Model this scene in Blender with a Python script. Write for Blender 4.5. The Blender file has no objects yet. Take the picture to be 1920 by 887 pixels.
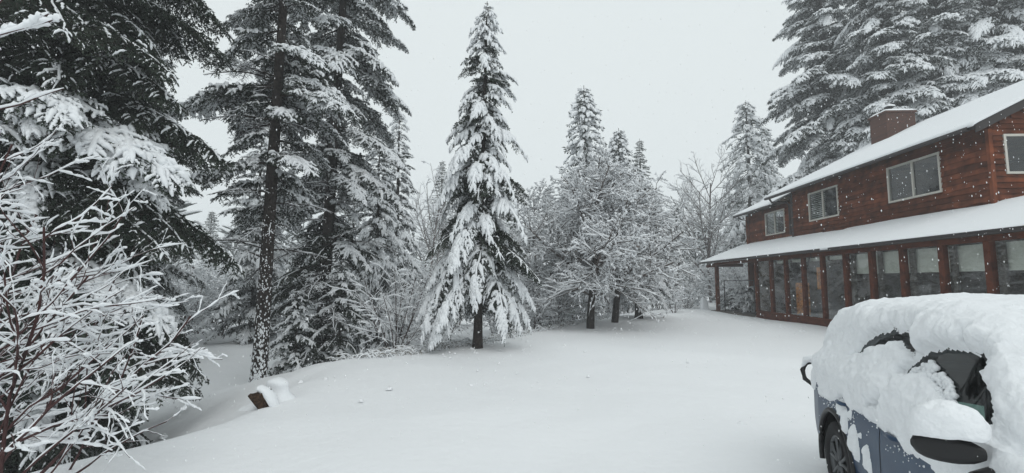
import bpy, math, random
import numpy as np
from mathutils import Vector, Matrix, noise as mnoise

S = bpy.context.scene
COL = S.collection
PI = math.pi
random.seed(7)
RNG = np.random.default_rng(7)

# ------------------------------------------------------------------ camera
FPX = 900.0
PITCH = math.atan(84.5 / FPX)
YAW = math.radians(2.03)
EYE = 1.8
cd = bpy.data.cameras.new('camera'); cam = bpy.data.objects.new('camera', cd); COL.objects.link(cam)
cam.location = (0, 0, EYE); cam.rotation_euler = (PI / 2 + PITCH, 0, YAW)
cd.sensor_width = 36; cd.lens = 36 * FPX / 1920; cd.clip_end = 2000; cd.clip_start = 0.05
S.camera = cam

# ------------------------------------------------------------------ sky, sun, exposure
W = bpy.data.worlds.new('World'); S.world = W; W.use_nodes = True
nt = W.node_tree; nt.nodes.clear()
wo = nt.nodes.new('ShaderNodeOutputWorld'); bg = nt.nodes.new('ShaderNodeBackground')
sky = nt.nodes.new('ShaderNodeTexSky'); sky.sky_type = 'NISHITA'; sky.sun_disc = False
sky.sun_elevation = math.radians(48); sky.sun_rotation = math.radians(200)
hs = nt.nodes.new('ShaderNodeHueSaturation'); hs.inputs['Saturation'].default_value = 0.25
mx = nt.nodes.new('ShaderNodeMix'); mx.data_type = 'RGBA'; mx.inputs[0].default_value = 0.93
mx.inputs[7].default_value = (8.35, 9.0, 9.1, 1)          # even overcast
bg.inputs['Strength'].default_value = 0.1
nt.links.new(sky.outputs[0], hs.inputs['Color']); nt.links.new(hs.outputs[0], mx.inputs[6])
nt.links.new(mx.outputs[2], bg.inputs['Color']); nt.links.new(bg.outputs[0], wo.inputs['Surface'])
sd = bpy.data.lights.new('sun', 'SUN'); sd.energy = 0.68; sd.angle = math.radians(40); sd.color = (1, .98, .95)
sun = bpy.data.objects.new('sun', sd); COL.objects.link(sun)
sun.rotation_euler = (math.radians(42), 0, math.radians(20))
S.view_settings.view_transform = 'Standard'; S.view_settings.look = 'None'
S.view_settings.exposure = 0.0; S.view_settings.gamma = 1.0
S.cycles.max_bounces = 6; S.cycles.diffuse_bounces = 3; S.cycles.glossy_bounces = 3
S.cycles.transmission_bounces = 4; S.cycles.transparent_max_bounces = 8; S.cycles.volume_bounces = 1
S.cycles.use_denoising = True

# ------------------------------------------------------------------ camera rays used to measure where things stand
Rc = np.array(cam.rotation_euler.to_matrix())
def ray(px, py): return Rc @ np.array([(px - 960) / FPX, -(py - 443.5) / FPX, -1.0])
def onY(px, py, Y): r = ray(px, py); return r * (Y / r[1]) + np.array([0, 0, EYE])

# ------------------------------------------------------------------ terrain height
EDGE = np.array([(-9, -6), (-6.2, 1), (-5.0, 3.6), (-4.5, 4.7), (-3.95, 5.5), (-3.6, 6.4), (-3.55, 7.6), (-3.3, 11), (-1.3, 13.6),
                 (.15, 15.9), (2.4, 20.4), (5.5, 26.7), (11.5, 35.4), (22, 52), (60, 120)], float)
def edge_dist(x, y):
    """signed distance to the lawn's edge, positive on the low side (left)"""
    x = np.asarray(x, float); y = np.asarray(y, float)
    best = np.full(x.shape, 1e9); sg = np.ones(x.shape)
    for a, b in zip(EDGE[:-1], EDGE[1:]):
        ab = b - a; t = np.clip(((x - a[0]) * ab[0] + (y - a[1]) * ab[1]) / (ab @ ab), 0, 1)
        dx = x - a[0] - t * ab[0]; dy = y - a[1] - t * ab[1]; d = np.hypot(dx, dy)
        s = np.sign(ab[0] * (y - a[1]) - ab[1] * (x - a[0]))
        m = d < best; best = np.where(m, d, best); sg = np.where(m, s, sg)
    return best * sg
def sm(t): t = np.clip(t, 0, 1); return t * t * (3 - 2 * t)
def ground(x, y):
    x = np.asarray(x, float); y = np.asarray(y, float)
    d = edge_dist(x, y)
    far = sm((y - 7.5) / 4.0); vf = sm((y - 15) / 6.0)
    D = 1.35 + (1.2 - 1.35) * far + (0.95 - 1.2) * vf
    w = 3.2 + (6.5 - 3.2) * far + (5 - 6.5) * vf
    z = -D * sm(d / w)
    z = z + 0.10 * sm((x - 7.5) / 2.6) * sm((y - 6) / 8)                       # rises a touch to the house
    z = z + 0.030 * np.sin(x * .55 + 1.3) * np.sin(y * .42 + .4) + 0.012 * np.sin(x * 1.9 + y * .8) * np.sin(y * 1.5 - x * .4)
    z = z + np.clip(np.hypot(x, y) - 90, 0, 300) * 0.02
    return z
def gz(x, y): return float(ground(np.array([x]), np.array([y]))[0])

# ------------------------------------------------------------------ materials
def mat(name, col, rough=.7, spec=.3, metal=0.0, noise=None, bump=None, coat=0.0):
    """noise = (scale, second colour, lo, hi); bump = (scale, strength, distance)"""
    m = bpy.data.materials.new(name); m.use_nodes = True; n = m.node_tree; b = n.nodes['Principled BSDF']
    b.inputs['Base Color'].default_value = (*col, 1); b.inputs['Roughness'].default_value = rough
    b.inputs['Specular IOR Level'].default_value = spec; b.inputs['Metallic'].default_value = metal
    b.inputs['Coat Weight'].default_value = coat
    tc = n.nodes.new('ShaderNodeTexCoord')
    if noise:
        t = n.nodes.new('ShaderNodeTexNoise'); t.inputs['Scale'].default_value = noise[0]; t.inputs['Detail'].default_value = 5
        r = n.nodes.new('ShaderNodeValToRGB'); r.color_ramp.elements[0].position = noise[2]; r.color_ramp.elements[1].position = noise[3]
        r.color_ramp.elements[0].color = (*col, 1); r.color_ramp.elements[1].color = (*noise[1], 1)
        n.links.new(tc.outputs['Object'], t.inputs['Vector']); n.links.new(t.outputs[0], r.inputs[0]); n.links.new(r.outputs[0], b.inputs['Base Color'])
    if bump:
        t = n.nodes.new('ShaderNodeTexNoise'); t.inputs['Scale'].default_value = bump[0]; t.inputs['Detail'].default_value = 6
        u = n.nodes.new('ShaderNodeBump'); u.inputs['Strength'].default_value = bump[1]; u.inputs['Distance'].default_value = bump[2]
        n.links.new(tc.outputs['Object'], t.inputs['Vector']); n.links.new(t.outputs[0], u.inputs['Height']); n.links.new(u.outputs[0], b.inputs['Normal'])
    return m
M = {}
M['snow'] = mat('snow', (.84, .86, .88), .75, .15, bump=(28, .35, .02))
M['snow_ground'] = mat('snow_ground', (.86, .875, .89), .8, .12, bump=(7, .45, .03))
M['snow_car'] = mat('snow_car', (.84, .86, .88), .75, .15, bump=(40, .5, .016))
M['needle'] = mat('needle', (.022, .034, .024), .7, .15, noise=(1.3, (.05, .062, .045), .35, .7))
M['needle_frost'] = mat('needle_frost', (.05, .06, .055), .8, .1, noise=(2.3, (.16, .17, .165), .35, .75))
M['bark'] = mat('bark', (.055, .045, .04), .9, .1, noise=(14, (.02, .016, .014), .35, .65), bump=(30, .9, .03))
M['twig'] = mat('twig', (.085, .06, .055), .8, .2, noise=(9, (.04, .026, .024), .4, .7))
M['twig_frost'] = mat('twig_frost', (.20, .18, .175), .9, .1, noise=(9, (.12, .10, .095), .4, .7))
M['car_lining'] = mat('car_lining', (.16, .17, .165), .9, .1)
M['leaf_dry'] = mat('leaf_dry', (.12, .10, .09), .9, .1)
M['twig_red'] = mat('twig_red', (.07, .028, .026), .7, .3, noise=(12, (.035, .016, .016), .4, .7))
M['siding'] = mat('siding', (.185, .056, .024), .85, .05, noise=(3.0, (.07, .024, .013), .35, .7), bump=(25, .4, .01))
M['post'] = mat('post', (.125, .038, .019), .8, .06, noise=(6, (.06, .02, .012), .4, .7), bump=(30, .3, .005))
M['dark_trim'] = mat('dark_trim', (.025, .019, .019), .5, .4)
M['frame_white'] = mat('frame_white', (.52, .50, .45), .5, .4)
M['black'] = mat('black', (.012, .012, .013), .45, .4)
M['rubber'] = mat('rubber', (.022, .022, .023), .8, .2, bump=(60, .4, .004))
M['rim'] = mat('rim', (.10, .105, .11), .4, .5, metal=.6)
M['blind'] = mat('blind', (.80, .83, .77), .8, .2, bump=(9, .5, .02))
M['inner_wall'] = mat('inner_wall', (.20, .145, .10), .8, .2, noise=(1.2, (.08, .06, .045), .4, .6))
M['inner_floor'] = mat('inner_floor', (.14, .11, .09), .7, .3)
M['deck'] = mat('deck', (.16, .145, .13), .8, .2, noise=(8, (.09, .08, .07), .4, .7))
M['orange_cloth'] = mat('orange_cloth', (.75, .30, .05), .9, .1, noise=(9, (.35, .12, .03), .4, .6))
M['gravel_board'] = mat('earth', (.06, .045, .035), .95, .1, noise=(9, (.12, .1, .09), .4, .7), bump=(20, .8, .03))
M['grass_dry'] = mat('grass_dry', (.22, .18, .13), .9, .1, noise=(4, (.12, .1, .07), .4, .7))
M['stump_cut'] = mat('stump_cut', (.085, .05, .03), .85, .1, noise=(22, (.018, .011, .008), .35, .65), bump=(30, .9, .02))
M['paint'] = mat('paint', (.012, .038, .085), .42, .35, metal=.0, coat=.1, noise=(5, (.022, .055, .105), .4, .7))
M['flake'] = mat('flake', (.95, .96, .97), .8, .1)

def vary(m, lo, hi):
    """each plank its own tone"""
    n = m.node_tree; b = n.nodes['Principled BSDF']; src = b.inputs['Base Color'].links[0].from_socket; oi = n.nodes.new('ShaderNodeObjectInfo'); r = n.nodes.new('ShaderNodeMapRange')
    r.inputs['To Min'].default_value = lo; r.inputs['To Max'].default_value = hi; v = n.nodes.new('ShaderNodeHueSaturation'); n.links.new(oi.outputs['Random'], r.inputs['Value']); n.links.new(r.outputs[0], v.inputs['Value']); n.links.new(src, v.inputs['Color']); n.links.new(v.outputs[0], b.inputs['Base Color'])
vary(M['siding'], .6, 1.25)
def brick_mat():
    m = mat('chimney_brick', (.16, .06, .04), .9, .1); n = m.node_tree; b = n.nodes['Principled BSDF']
    tc = n.nodes.new('ShaderNodeTexCoord'); mp = n.nodes.new('ShaderNodeMapping'); mp.inputs['Rotation'].default_value = (PI / 2, 0, 0)
    t = n.nodes.new('ShaderNodeTexBrick'); t.inputs['Scale'].default_value = 4.5
    t.inputs['Color1'].default_value = (.11, .045, .03, 1); t.inputs['Color2'].default_value = (.065, .032, .025, 1); t.inputs['Mortar'].default_value = (.10, .085, .075, 1)
    t.inputs['Mortar Size'].default_value = .02
    n.links.new(tc.outputs['Object'], mp.inputs[0]); n.links.new(mp.outputs[0], t.inputs['Vector']); n.links.new(t.outputs[0], b.inputs['Base Color'])
    return m
M['brick'] = brick_mat()
def glass_mat(name, tint, refl, alpha):
    """a thin sheet: Schlick reflection over a tinted clear pane, the same from both sides"""
    m = bpy.data.materials.new(name); m.use_nodes = True; n = m.node_tree; n.nodes.clear(); N = n.nodes.new
    def mth(op, a, b=None, c=None):
        k = N('ShaderNodeMath'); k.operation = op
        for i, v in enumerate((a, b, c)):
            if v is None: continue
            if isinstance(v, (int, float)): k.inputs[i].default_value = v
            else: n.links.new(v, k.inputs[i])
        return k.outputs[0]
    o = N('ShaderNodeOutputMaterial'); g = N('ShaderNodeBsdfGlossy'); t = N('ShaderNodeBsdfTransparent'); x = N('ShaderNodeMixShader')
    geo = N('ShaderNodeNewGeometry'); d = N('ShaderNodeVectorMath'); d.operation = 'DOT_PRODUCT'; n.links.new(geo.outputs['Incoming'], d.inputs[0]); n.links.new(geo.outputs['Normal'], d.inputs[1])
    f = mth('MULTIPLY_ADD', mth('POWER', mth('SUBTRACT', 1.0, mth('ABSOLUTE', d.outputs['Value'])), 4.0), .6, refl)
    t.inputs[0].default_value = (*[c * alpha for c in tint], 1); g.inputs['Roughness'].default_value = .03; g.inputs['Color'].default_value = (.8, .82, .83, 1)
    tc = N('ShaderNodeTexCoord'); nz = N('ShaderNodeTexNoise'); nz.inputs['Scale'].default_value = 1.7
    bp = N('ShaderNodeBump'); bp.inputs['Strength'].default_value = .10; bp.inputs['Distance'].default_value = .02
    n.links.new(tc.outputs['Object'], nz.inputs['Vector']); n.links.new(nz.outputs[0], bp.inputs['Height']); n.links.new(bp.outputs[0], g.inputs['Normal'])
    n.links.new(f, x.inputs[0]); n.links.new(t.outputs[0], x.inputs[1]); n.links.new(g.outputs[0], x.inputs[2]); n.links.new(x.outputs[0], o.inputs['Surface']); return m
M['glass'] = glass_mat('window_glass', (.75, .78, .78), .09, .8)
M['glass_sun'] = glass_mat('sunroom_glass', (.88, .9, .88), .17, .97)
M['glass_car'] = glass_mat('car_glass', (.09, .17, .145), .05, .9)

# ------------------------------------------------------------------ mesh helpers
def link(o, parent=None, **props):
    COL.objects.link(o)
    if parent is not None: o.parent = parent
    for k, v in props.items():
        if v: o[k] = v
    return o
class MB:
    """collects vertices and faces; one mesh at the end"""
    def __init__(s): s.V = []; s.Q = []; s.n = 0
    def add(s, V, F, mi=0, smooth=False):
        V = np.asarray(V, float).reshape(-1, 3); F = np.asarray(F, int)
        s.V.append(V); s.Q.append((F + s.n, mi, smooth)); s.n += len(V); return s
    def box(s, a, b, mi=0):
        x0, y0, z0 = a; x1, y1, z1 = b
        V = [(x0, y0, z0), (x1, y0, z0), (x1, y1, z0), (x0, y1, z0), (x0, y0, z1), (x1, y0, z1), (x1, y1, z1), (x0, y1, z1)]
        return s.add(V, [(0, 3, 2, 1), (4, 5, 6, 7), (0, 1, 5, 4), (1, 2, 6, 5), (2, 3, 7, 6), (3, 0, 4, 7)], mi)
    def tube(s, P, R, sides=8, mi=0, smooth=True, cap=True):
        V, F = tubes(np.asarray(P, float)[None], np.asarray(R, float)[None], sides); s.add(V, F, mi, smooth)
        if cap:
            for ring in (0, len(P) - 1):
                c = np.asarray(P[ring], float); base = V[ring * sides:(ring + 1) * sides]
                s.add(np.vstack([base, c]), [(i, (i + 1) % sides, sides) for i in range(sides)], mi, False)
        return s
    def mesh(s, name, mats):
        me = bpy.data.meshes.new(name)
        V = np.vstack(s.V); me.vertices.add(len(V)); me.vertices.foreach_set('co', V.astype(np.float32).ravel())
        tot = sum(len(F) for F, _, _ in s.Q); idx = np.concatenate([F.ravel() for F, _, _ in s.Q])
        cnt = np.concatenate([np.full(len(F), F.shape[1]) for F, _, _ in s.Q]); st = np.concatenate([[0], np.cumsum(cnt)[:-1]])
        me.loops.add(len(idx)); me.loops.foreach_set('vertex_index', idx.astype(np.int32))
        me.polygons.add(tot); me.polygons.foreach_set('loop_start', st.astype(np.int32)); me.polygons.foreach_set('loop_total', cnt.astype(np.int32))
        me.polygons.foreach_set('material_index', np.concatenate([np.full(len(F), mi) for F, mi, _ in s.Q]).astype(np.int32))
        me.polygons.foreach_set('use_smooth', np.concatenate([np.full(len(F), sm_) for F, _, sm_ in s.Q]))
        for m in mats: me.materials.append(m)
        me.update(calc_edges=True); return me
    def obj(s, name, mats, parent=None, **props):
        if not isinstance(mats, (list, tuple)): mats = [mats]
        return link(bpy.data.objects.new(name, s.mesh(name, mats)), parent, **props)
def empty(name, loc, label, cat, group=None, rz=0):
    e = bpy.data.objects.new(name, None); e.location = loc; e.rotation_euler = (0, 0, rz); e.empty_display_size = .2
    return link(e, None, label=label, category=cat, group=group)

def tubes(P, R, sides, zs=1.0):
    """P (B,N,3), R (B,N): open tubes; zs squashes the section vertically"""
    B, N, _ = P.shape
    T = np.gradient(P, axis=1); T /= np.linalg.norm(T, axis=2, keepdims=True) + 1e-9
    up = np.where(np.abs(T[..., 2:3]) > .95, np.array([1., 0, 0]), np.array([0, 0, 1.]))
    A = np.cross(T, up); A /= np.linalg.norm(A, axis=2, keepdims=True) + 1e-9; Bn = np.cross(A, T)
    th = np.linspace(0, 2 * PI, sides, endpoint=False)
    V = P[:, :, None, :] + R[:, :, None, None] * (np.cos(th)[None, None, :, None] * A[:, :, None, :] + zs * np.sin(th)[None, None, :, None] * Bn[:, :, None, :])
    b = np.arange(B)[:, None, None] * N * sides; i = np.arange(N - 1)[None, :, None] * sides; j = np.arange(sides)[None, None, :]; j2 = (j + 1) % sides
    F = np.stack(np.broadcast_arrays(b + i + j, b + i + j2, b + i + sides + j2, b + i + sides + j), -1).reshape(-1, 4)
    return V.reshape(-1, 3), F

def vnoise(P, scale, seed=0):
    """smooth value noise in -1..1 for points (...,3)"""
    P = np.asarray(P, float) * scale + 100.3; i = np.floor(P).astype(np.int64); f = P - i; f = f * f * (3 - 2 * f)
    def h(a, b, c):
        n = (a * 73856093) ^ (b * 19349663) ^ (c * 83492791) ^ (seed * 2654435761 % 2147483647); n = (n ^ (n >> 13)) * 1274126177 & 0x7fffffff
        return ((n ^ (n >> 16)) & 0xffff) / 32767.5 - 1
    x, y, z = i[..., 0], i[..., 1], i[..., 2]; u, v, w = f[..., 0], f[..., 1], f[..., 2]
    L = lambda a, b, t: a + (b - a) * t
    return L(L(L(h(x, y, z), h(x + 1, y, z), u), L(h(x, y + 1, z), h(x + 1, y + 1, z), u), v), L(L(h(x, y, z + 1), h(x + 1, y, z + 1), u), L(h(x, y + 1, z + 1), h(x + 1, y + 1, z + 1), u), v), w)
def grid_faces(n, m):
    i = np.arange(n - 1)[:, None] * m; j = np.arange(m - 1)[None, :]
    return np.stack([i + j, i + m + j, i + m + j + 1, i + j + 1], -1).reshape(-1, 4)
# ------------------------------------------------------------------ ground
def build_ground():
    n = 280
    t = np.linspace(-1, 1, n); a = np.sinh(t * 5.2) / math.sinh(5.2) * 320
    X, Y = np.meshgrid(a + 1, a + 7, indexing='ij')
    Z = ground(X, Y)
    near = np.exp(-(np.hypot(X, Y - 6) / 22) ** 2)
    for k, (fx, am) in enumerate(((.9, .034), (2.3, .012), (5.1, .005))):
        nz = np.sin(X * fx + 2.1 * np.sin(Y * fx * .6 + k)) * np.sin(Y * fx * .9 + 1.7 * np.sin(X * fx * .5 + 2 * k))
        Z += nz * am * near
    d = edge_dist(X, Y); rough = sm((d - .3) / .8) * np.exp(-(np.hypot(X, Y) / 40) ** 2)
    Z += rough * .05 * np.sin(X * 3.1 + np.sin(Y * 2)) * np.sin(Y * 2.7 + np.sin(X * 2.2))
    i = np.arange(n - 1)[:, None] * n; j = np.arange(n - 1)[None, :]
    F = np.stack([i + j, i + n + j, i + n + j + 1, i + j + 1], -1).reshape(-1, 4)
    MB().add(np.stack([X, Y, Z], -1), F, 0, True).obj('snowy_ground', M['snow_ground'], kind='structure')
build_ground()

# ------------------------------------------------------------------ boughs
def polyline(p0, d0, L, droop, n, wob=0.0, rng=RNG):
    """(B,) starts, directions, lengths -> (B,n,3) curved down"""
    s = np.linspace(0, 1, n)[None, :, None]
    P = p0[:, None, :] + d0[:, None, :] * s * L[:, None, None]
    P[..., 2] -= (droop * L)[:, None] * s[..., 0] ** 2
    if wob: P[:, 1:] += rng.normal(0, 1, (len(L), n - 1, 3)) * (wob * L)[:, None, None]
    return P
def interp(P, t):
    """P (B,N,3), t (B,) -> point, tangent"""
    N = P.shape[1]; f = np.clip(t, 0, .9999) * (N - 1); i = f.astype(int); w = (f - i)[:, None]; r = np.arange(len(P))
    return P[r, i] * (1 - w) + P[r, i + 1] * w, (P[r, i + 1] - P[r, i]) / (np.linalg.norm(P[r, i + 1] - P[r, i], axis=1, keepdims=True) + 1e-9)
STY = {  # a, b of the axis curve; side length; side droop; snow probability at root, tip; snow radius; needle density
    'heavy': dict(a=-.02, b=.68, ls=.34, dr=.9, p0=.16, p1=.95, r=.041, rm=.9, nd=1.0, needle='needle'),
    'fir':   dict(a=.12, b=.42, ls=.42, dr=.35, p0=.22, p1=.85, r=.034, nd=1.0, needle='needle'),
    'dark':  dict(a=.05, b=.42, ls=.44, dr=.45, p0=.03, p1=.34, r=.017, nd=1.0, needle='needle'),
    'frost': dict(a=.15, b=.35, ls=.45, dr=.30, p0=.5, p1=.9, r=.026, nd=.9, needle='needle'),
    'bare':  dict(a=.10, b=.30, ls=.38, dr=.15, p0=.3, p1=.4, r=.012, nd=.0, needle='needle'),
}
def bough_arrays(L, style, rng, coarse=1.0):
    st = STY[style]
    n = 9; s = np.linspace(0, 1, n)
    ax = np.zeros((1, n, 3)); b = st['b'] * rng.uniform(.8, 1.2)
    ax[0, :, 0] = L * (s - .12 * b * s ** 3); ax[0, :, 2] = L * (st['a'] * s - b * s ** 2); ax[0, 1:, 1] = np.cumsum(rng.normal(0, .018 * L, n - 1))
    step = .085 * coarse
    m = max(4, int(L / step)); ts = np.repeat((np.arange(m) + rng.uniform(.2, .8, m)) / m * .86 + .12, 2); sg = np.tile([1, -1], m)
    p, T = interp(np.repeat(ax, len(ts), 0), ts)
    Y = np.cross(np.tile([0, 0, 1.], (len(ts), 1)), T); Y /= np.linalg.norm(Y, axis=1, keepdims=True)
    ang = np.radians(62 - 30 * ts + rng.normal(0, 8, len(ts)))
    d = T * np.cos(ang)[:, None] + Y * (sg * np.sin(ang))[:, None]; d[:, 2] += rng.normal(.03, .12, len(ts)); d /= np.linalg.norm(d, axis=1, keepdims=True)
    sl = np.clip(st['ls'] * L * (1 - ts) ** .75 * np.minimum(1, ts * 3.5) * rng.uniform(.55, 1.15, len(ts)), .07, .95) + .04
    if style == 'bare': keep = rng.random(len(ts)) < .5; p, T, d, sl, ts = p[keep], T[keep], d[keep], sl[keep], ts[keep]
    sp = polyline(p, d, sl, np.full(len(sl), st['dr']) * (.6 + .8 * rng.random(len(sl))), 6, .02, rng)
    # third order
    big = sl > .2 * coarse
    tp, tt = sp[:0], ts[:0]; tl = sl[:0]
    if big.any():
        reps = np.clip((sl[big] / (step * 1.05)).astype(int), 1, 9) * 2
        idx = np.repeat(np.where(big)[0], reps)
        t2 = np.concatenate([np.repeat((np.arange(r // 2) + .5) / (r // 2) * .8 + .12, 2) for r in reps]); g2 = np.concatenate([np.tile([1, -1], r // 2) for r in reps])
        q, T2 = interp(sp[idx], t2); Y2 = np.cross(np.tile([0, 0, 1.], (len(idx), 1)), T2); Y2 /= np.linalg.norm(Y2, axis=1, keepdims=True) + 1e-9
        a2 = np.radians(55 + rng.normal(0, 10, len(idx))); d2 = T2 * np.cos(a2)[:, None] + Y2 * (g2 * np.sin(a2))[:, None]; d2[:, 2] += rng.normal(0, .15, len(idx))
        tl = np.clip(sl[idx] * .42 * (1 - t2) ** .6 * rng.uniform(.6, 1.2, len(idx)), .05, .34)
        tp = polyline(q, d2, tl, np.full(len(tl), st['dr']), 6, .02, rng); tt = ts[idx] + .1 * t2
    AP = np.concatenate([sp, tp]); AL = np.concatenate([sl, tl]); AT = np.concatenate([ts, tt])
    wood = [(ax, np.linspace(.016, .004, n)[None] * (L ** .7) * 1.1, 5 if coarse <= 1 else 3)]
    if style == 'bare' or coarse <= 1: wood.append((AP, np.repeat(np.linspace(.0045, .002, 6)[None], len(AP), 0) * (1 if style != 'bare' else 1.2), 3))
    # needles: single kites along the twigs
    nd = None
    if st['nd'] > 0:
        dens = 50 / coarse ** 1.5 * st['nd']
        k = np.maximum(3, (AL * dens).astype(int)); ii = np.repeat(np.arange(len(AP)), k)
        t = rng.random(len(ii)) ** .9; c, T3 = interp(AP[ii], t); Y3 = np.cross(np.tile([0, 0, 1.], (len(ii), 1)), T3); Y3 /= np.linalg.norm(Y3, axis=1, keepdims=True) + 1e-9
        dr = T3 * .75 + Y3 * rng.choice([-1, 1], len(ii))[:, None] * rng.uniform(.3, 1.1, len(ii))[:, None]; dr[:, 2] += rng.normal(-.18, .42, len(ii)); dr /= np.linalg.norm(dr, axis=1, keepdims=True)
        ln = rng.uniform(.045, .085, len(ii)) * coarse ** .8; w = np.cross(dr, rng.normal(0, 1, dr.shape)); w /= np.linalg.norm(w, axis=1, keepdims=True) + 1e-9
        w *= (.0135 * coarse ** .9); nd = np.stack([c, c + dr * (ln * .45)[:, None] + w, c + dr * ln[:, None], c + dr * (ln * .45)[:, None] - w], 1)
    # snow: lumpy ridges lying on the twigs, heavier to the tip
    low = .5 + .5 * np.sin(AT * rng.uniform(5, 9) + rng.uniform(0, 6))
    pr = (st['p0'] + (st['p1'] - st['p0']) * AT ** 1.2) * (.55 + .9 * low)
    ks = rng.random(len(AP)) < pr
    if style == 'dark': ks &= AL < .34
    if coarse > 1: ks &= (AL > .09)
    SP = AP[ks]; SL = AL[ks]
    out = []
    if len(SP):
        if coarse <= 1:
            t9 = np.linspace(0, 5, 9); lo = np.minimum(t9.astype(int), 4); fr = (t9 - lo)[None, :, None]; SP = SP[:, lo] * (1 - fr) + SP[:, lo + 1] * fr
            prof = np.array([.3, .7, .95, 1, 1.05, 1.05, 1, .8, .22])[None]
        else: prof = np.array([.35, .85, 1, 1.05, .9, .25])[None]
        R = st['r'] * coarse ** .45 * np.clip(SL / .16, st.get('rm', .6), 1.25)[:, None] * prof * rng.uniform(.6, 1.4, SP.shape[:2])
        R *= 1 + .45 * vnoise(SP, 9, 3); Q = SP.copy(); Q[..., 2] += R * .75; out.append((Q, R, 5))
    t0 = 3 if st['p0'] < .3 else 1
    if st['p1'] > .3:
        Q = ax[:, t0:].copy(); k = Q.shape[1]; R = np.full((1, k), st['r'] * 1.0) * rng.uniform(.7, 1.3, (1, k)); R[0, 0] *= .3; R[0, -1] *= .3
        Q[..., 2] += R * .8; out.append((Q, R, 6))
    return wood, nd, out
def bough_meshes(L, style, rng, coarse=1.0):
    wood, nd, sn = bough_arrays(L, style, rng, coarse); a = MB(); b = MB()
    for P, R, k in wood: V, F = tubes(P, R, k); a.add(V, F, 1, True)
    if nd is not None: a.add(nd.reshape(-1, 3), np.arange(len(nd) * 4).reshape(-1, 4), 0)
    for P, R, k in sn: V, F = tubes(P, R, k, .85); b.add(V, F, 0, True)
    return a, (b if b.n else None)
LENS = [.35, .6, .95, 1.45, 2.1, 3.0]
LIB = {}
def lib(style, L, rng):
    i = min(range(len(LENS)), key=lambda k: abs(math.log(LENS[k] / L)))
    key = (style, i, int(rng.integers(2)))
    if key not in LIB:
        r = np.random.default_rng(sum(map(ord, style)) * 100 + key[1] * 10 + key[2]); a, b = bough_meshes(LENS[i], style, r)
        LIB[key] = (a.mesh('bough', [M[STY[style]['needle']], M['bark']]), b.mesh('bough_snow', [M['snow']]) if b else None)
    return LIB[key], L / LENS[i]
CLIB = {}
def clib(style, L, rng, coarse):
    i = min(range(len(LENS)), key=lambda k: abs(math.log(LENS[k] / L))); key = (style, i, int(rng.integers(2)), coarse)
    if key not in CLIB:
        r = np.random.default_rng(key[1] * 31 + key[2] + 5); a, b = bough_meshes(LENS[i], style, r, coarse)
        CLIB[key] = (a, b)
    return CLIB[key], L / LENS[i]

def bough_plan(H, R, zb, n, rng, prof=.85, style='fir', top_up=.35, low_dn=-.15, side=None, jit=.18, gap=0.0, base=1.0):
    """list of (height, azimuth, length, pitch)"""
    out = []; u = (np.arange(n) + rng.random(n)) / n; u = 1 - (1 - u) ** 1.0
    z = zb + (H * .985 - zb) * (1 - (1 - u) ** 1.25); az = np.cumsum(np.full(n, 2.399)) + rng.normal(0, .35, n)
    for k in range(n):
        f = (z[k] - zb) / (H - zb)
        L = R * (1 - f) ** prof * rng.uniform(1 - jit * 1.6, 1 + jit) + .12
        L *= min(1, .72 + f * 2.2) * min(1, base + f * 2.2 * (1 - base) / .6)
        if gap and mnoise.noise(Vector((z[k] * .8, math.cos(az[k]) * 1.5, math.sin(az[k]) * 1.5))) > gap: L *= .5
        if side and not side(z[k], az[k]): continue
        out.append((z[k], az[k], L, low_dn + (top_up - low_dn) * f ** 1.5 + rng.normal(0, .07)))
    return out
def trunk_mesh(H, r, lean, rng, sides=12, kink=.0):
    n = 22; z = np.concatenate([[-.5, 0, .25], np.linspace(.8, H, n - 3)]); f = np.clip(z / H, 0, 1)
    P = np.zeros((n, 3)); P[:, 2] = z; P[:, 0] = lean[0] * z + kink * np.sin(z * .7); P[:, 1] = lean[1] * z + kink * np.cos(z * .5) - kink
    R = r * (1 - f) ** .8 + .008; R[:3] *= [1.4, 1.25, 1.08]; R *= rng.uniform(.97, 1.03, n)
    return P, R
TREES = 'snow-covered evergreens round the yard'
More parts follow.
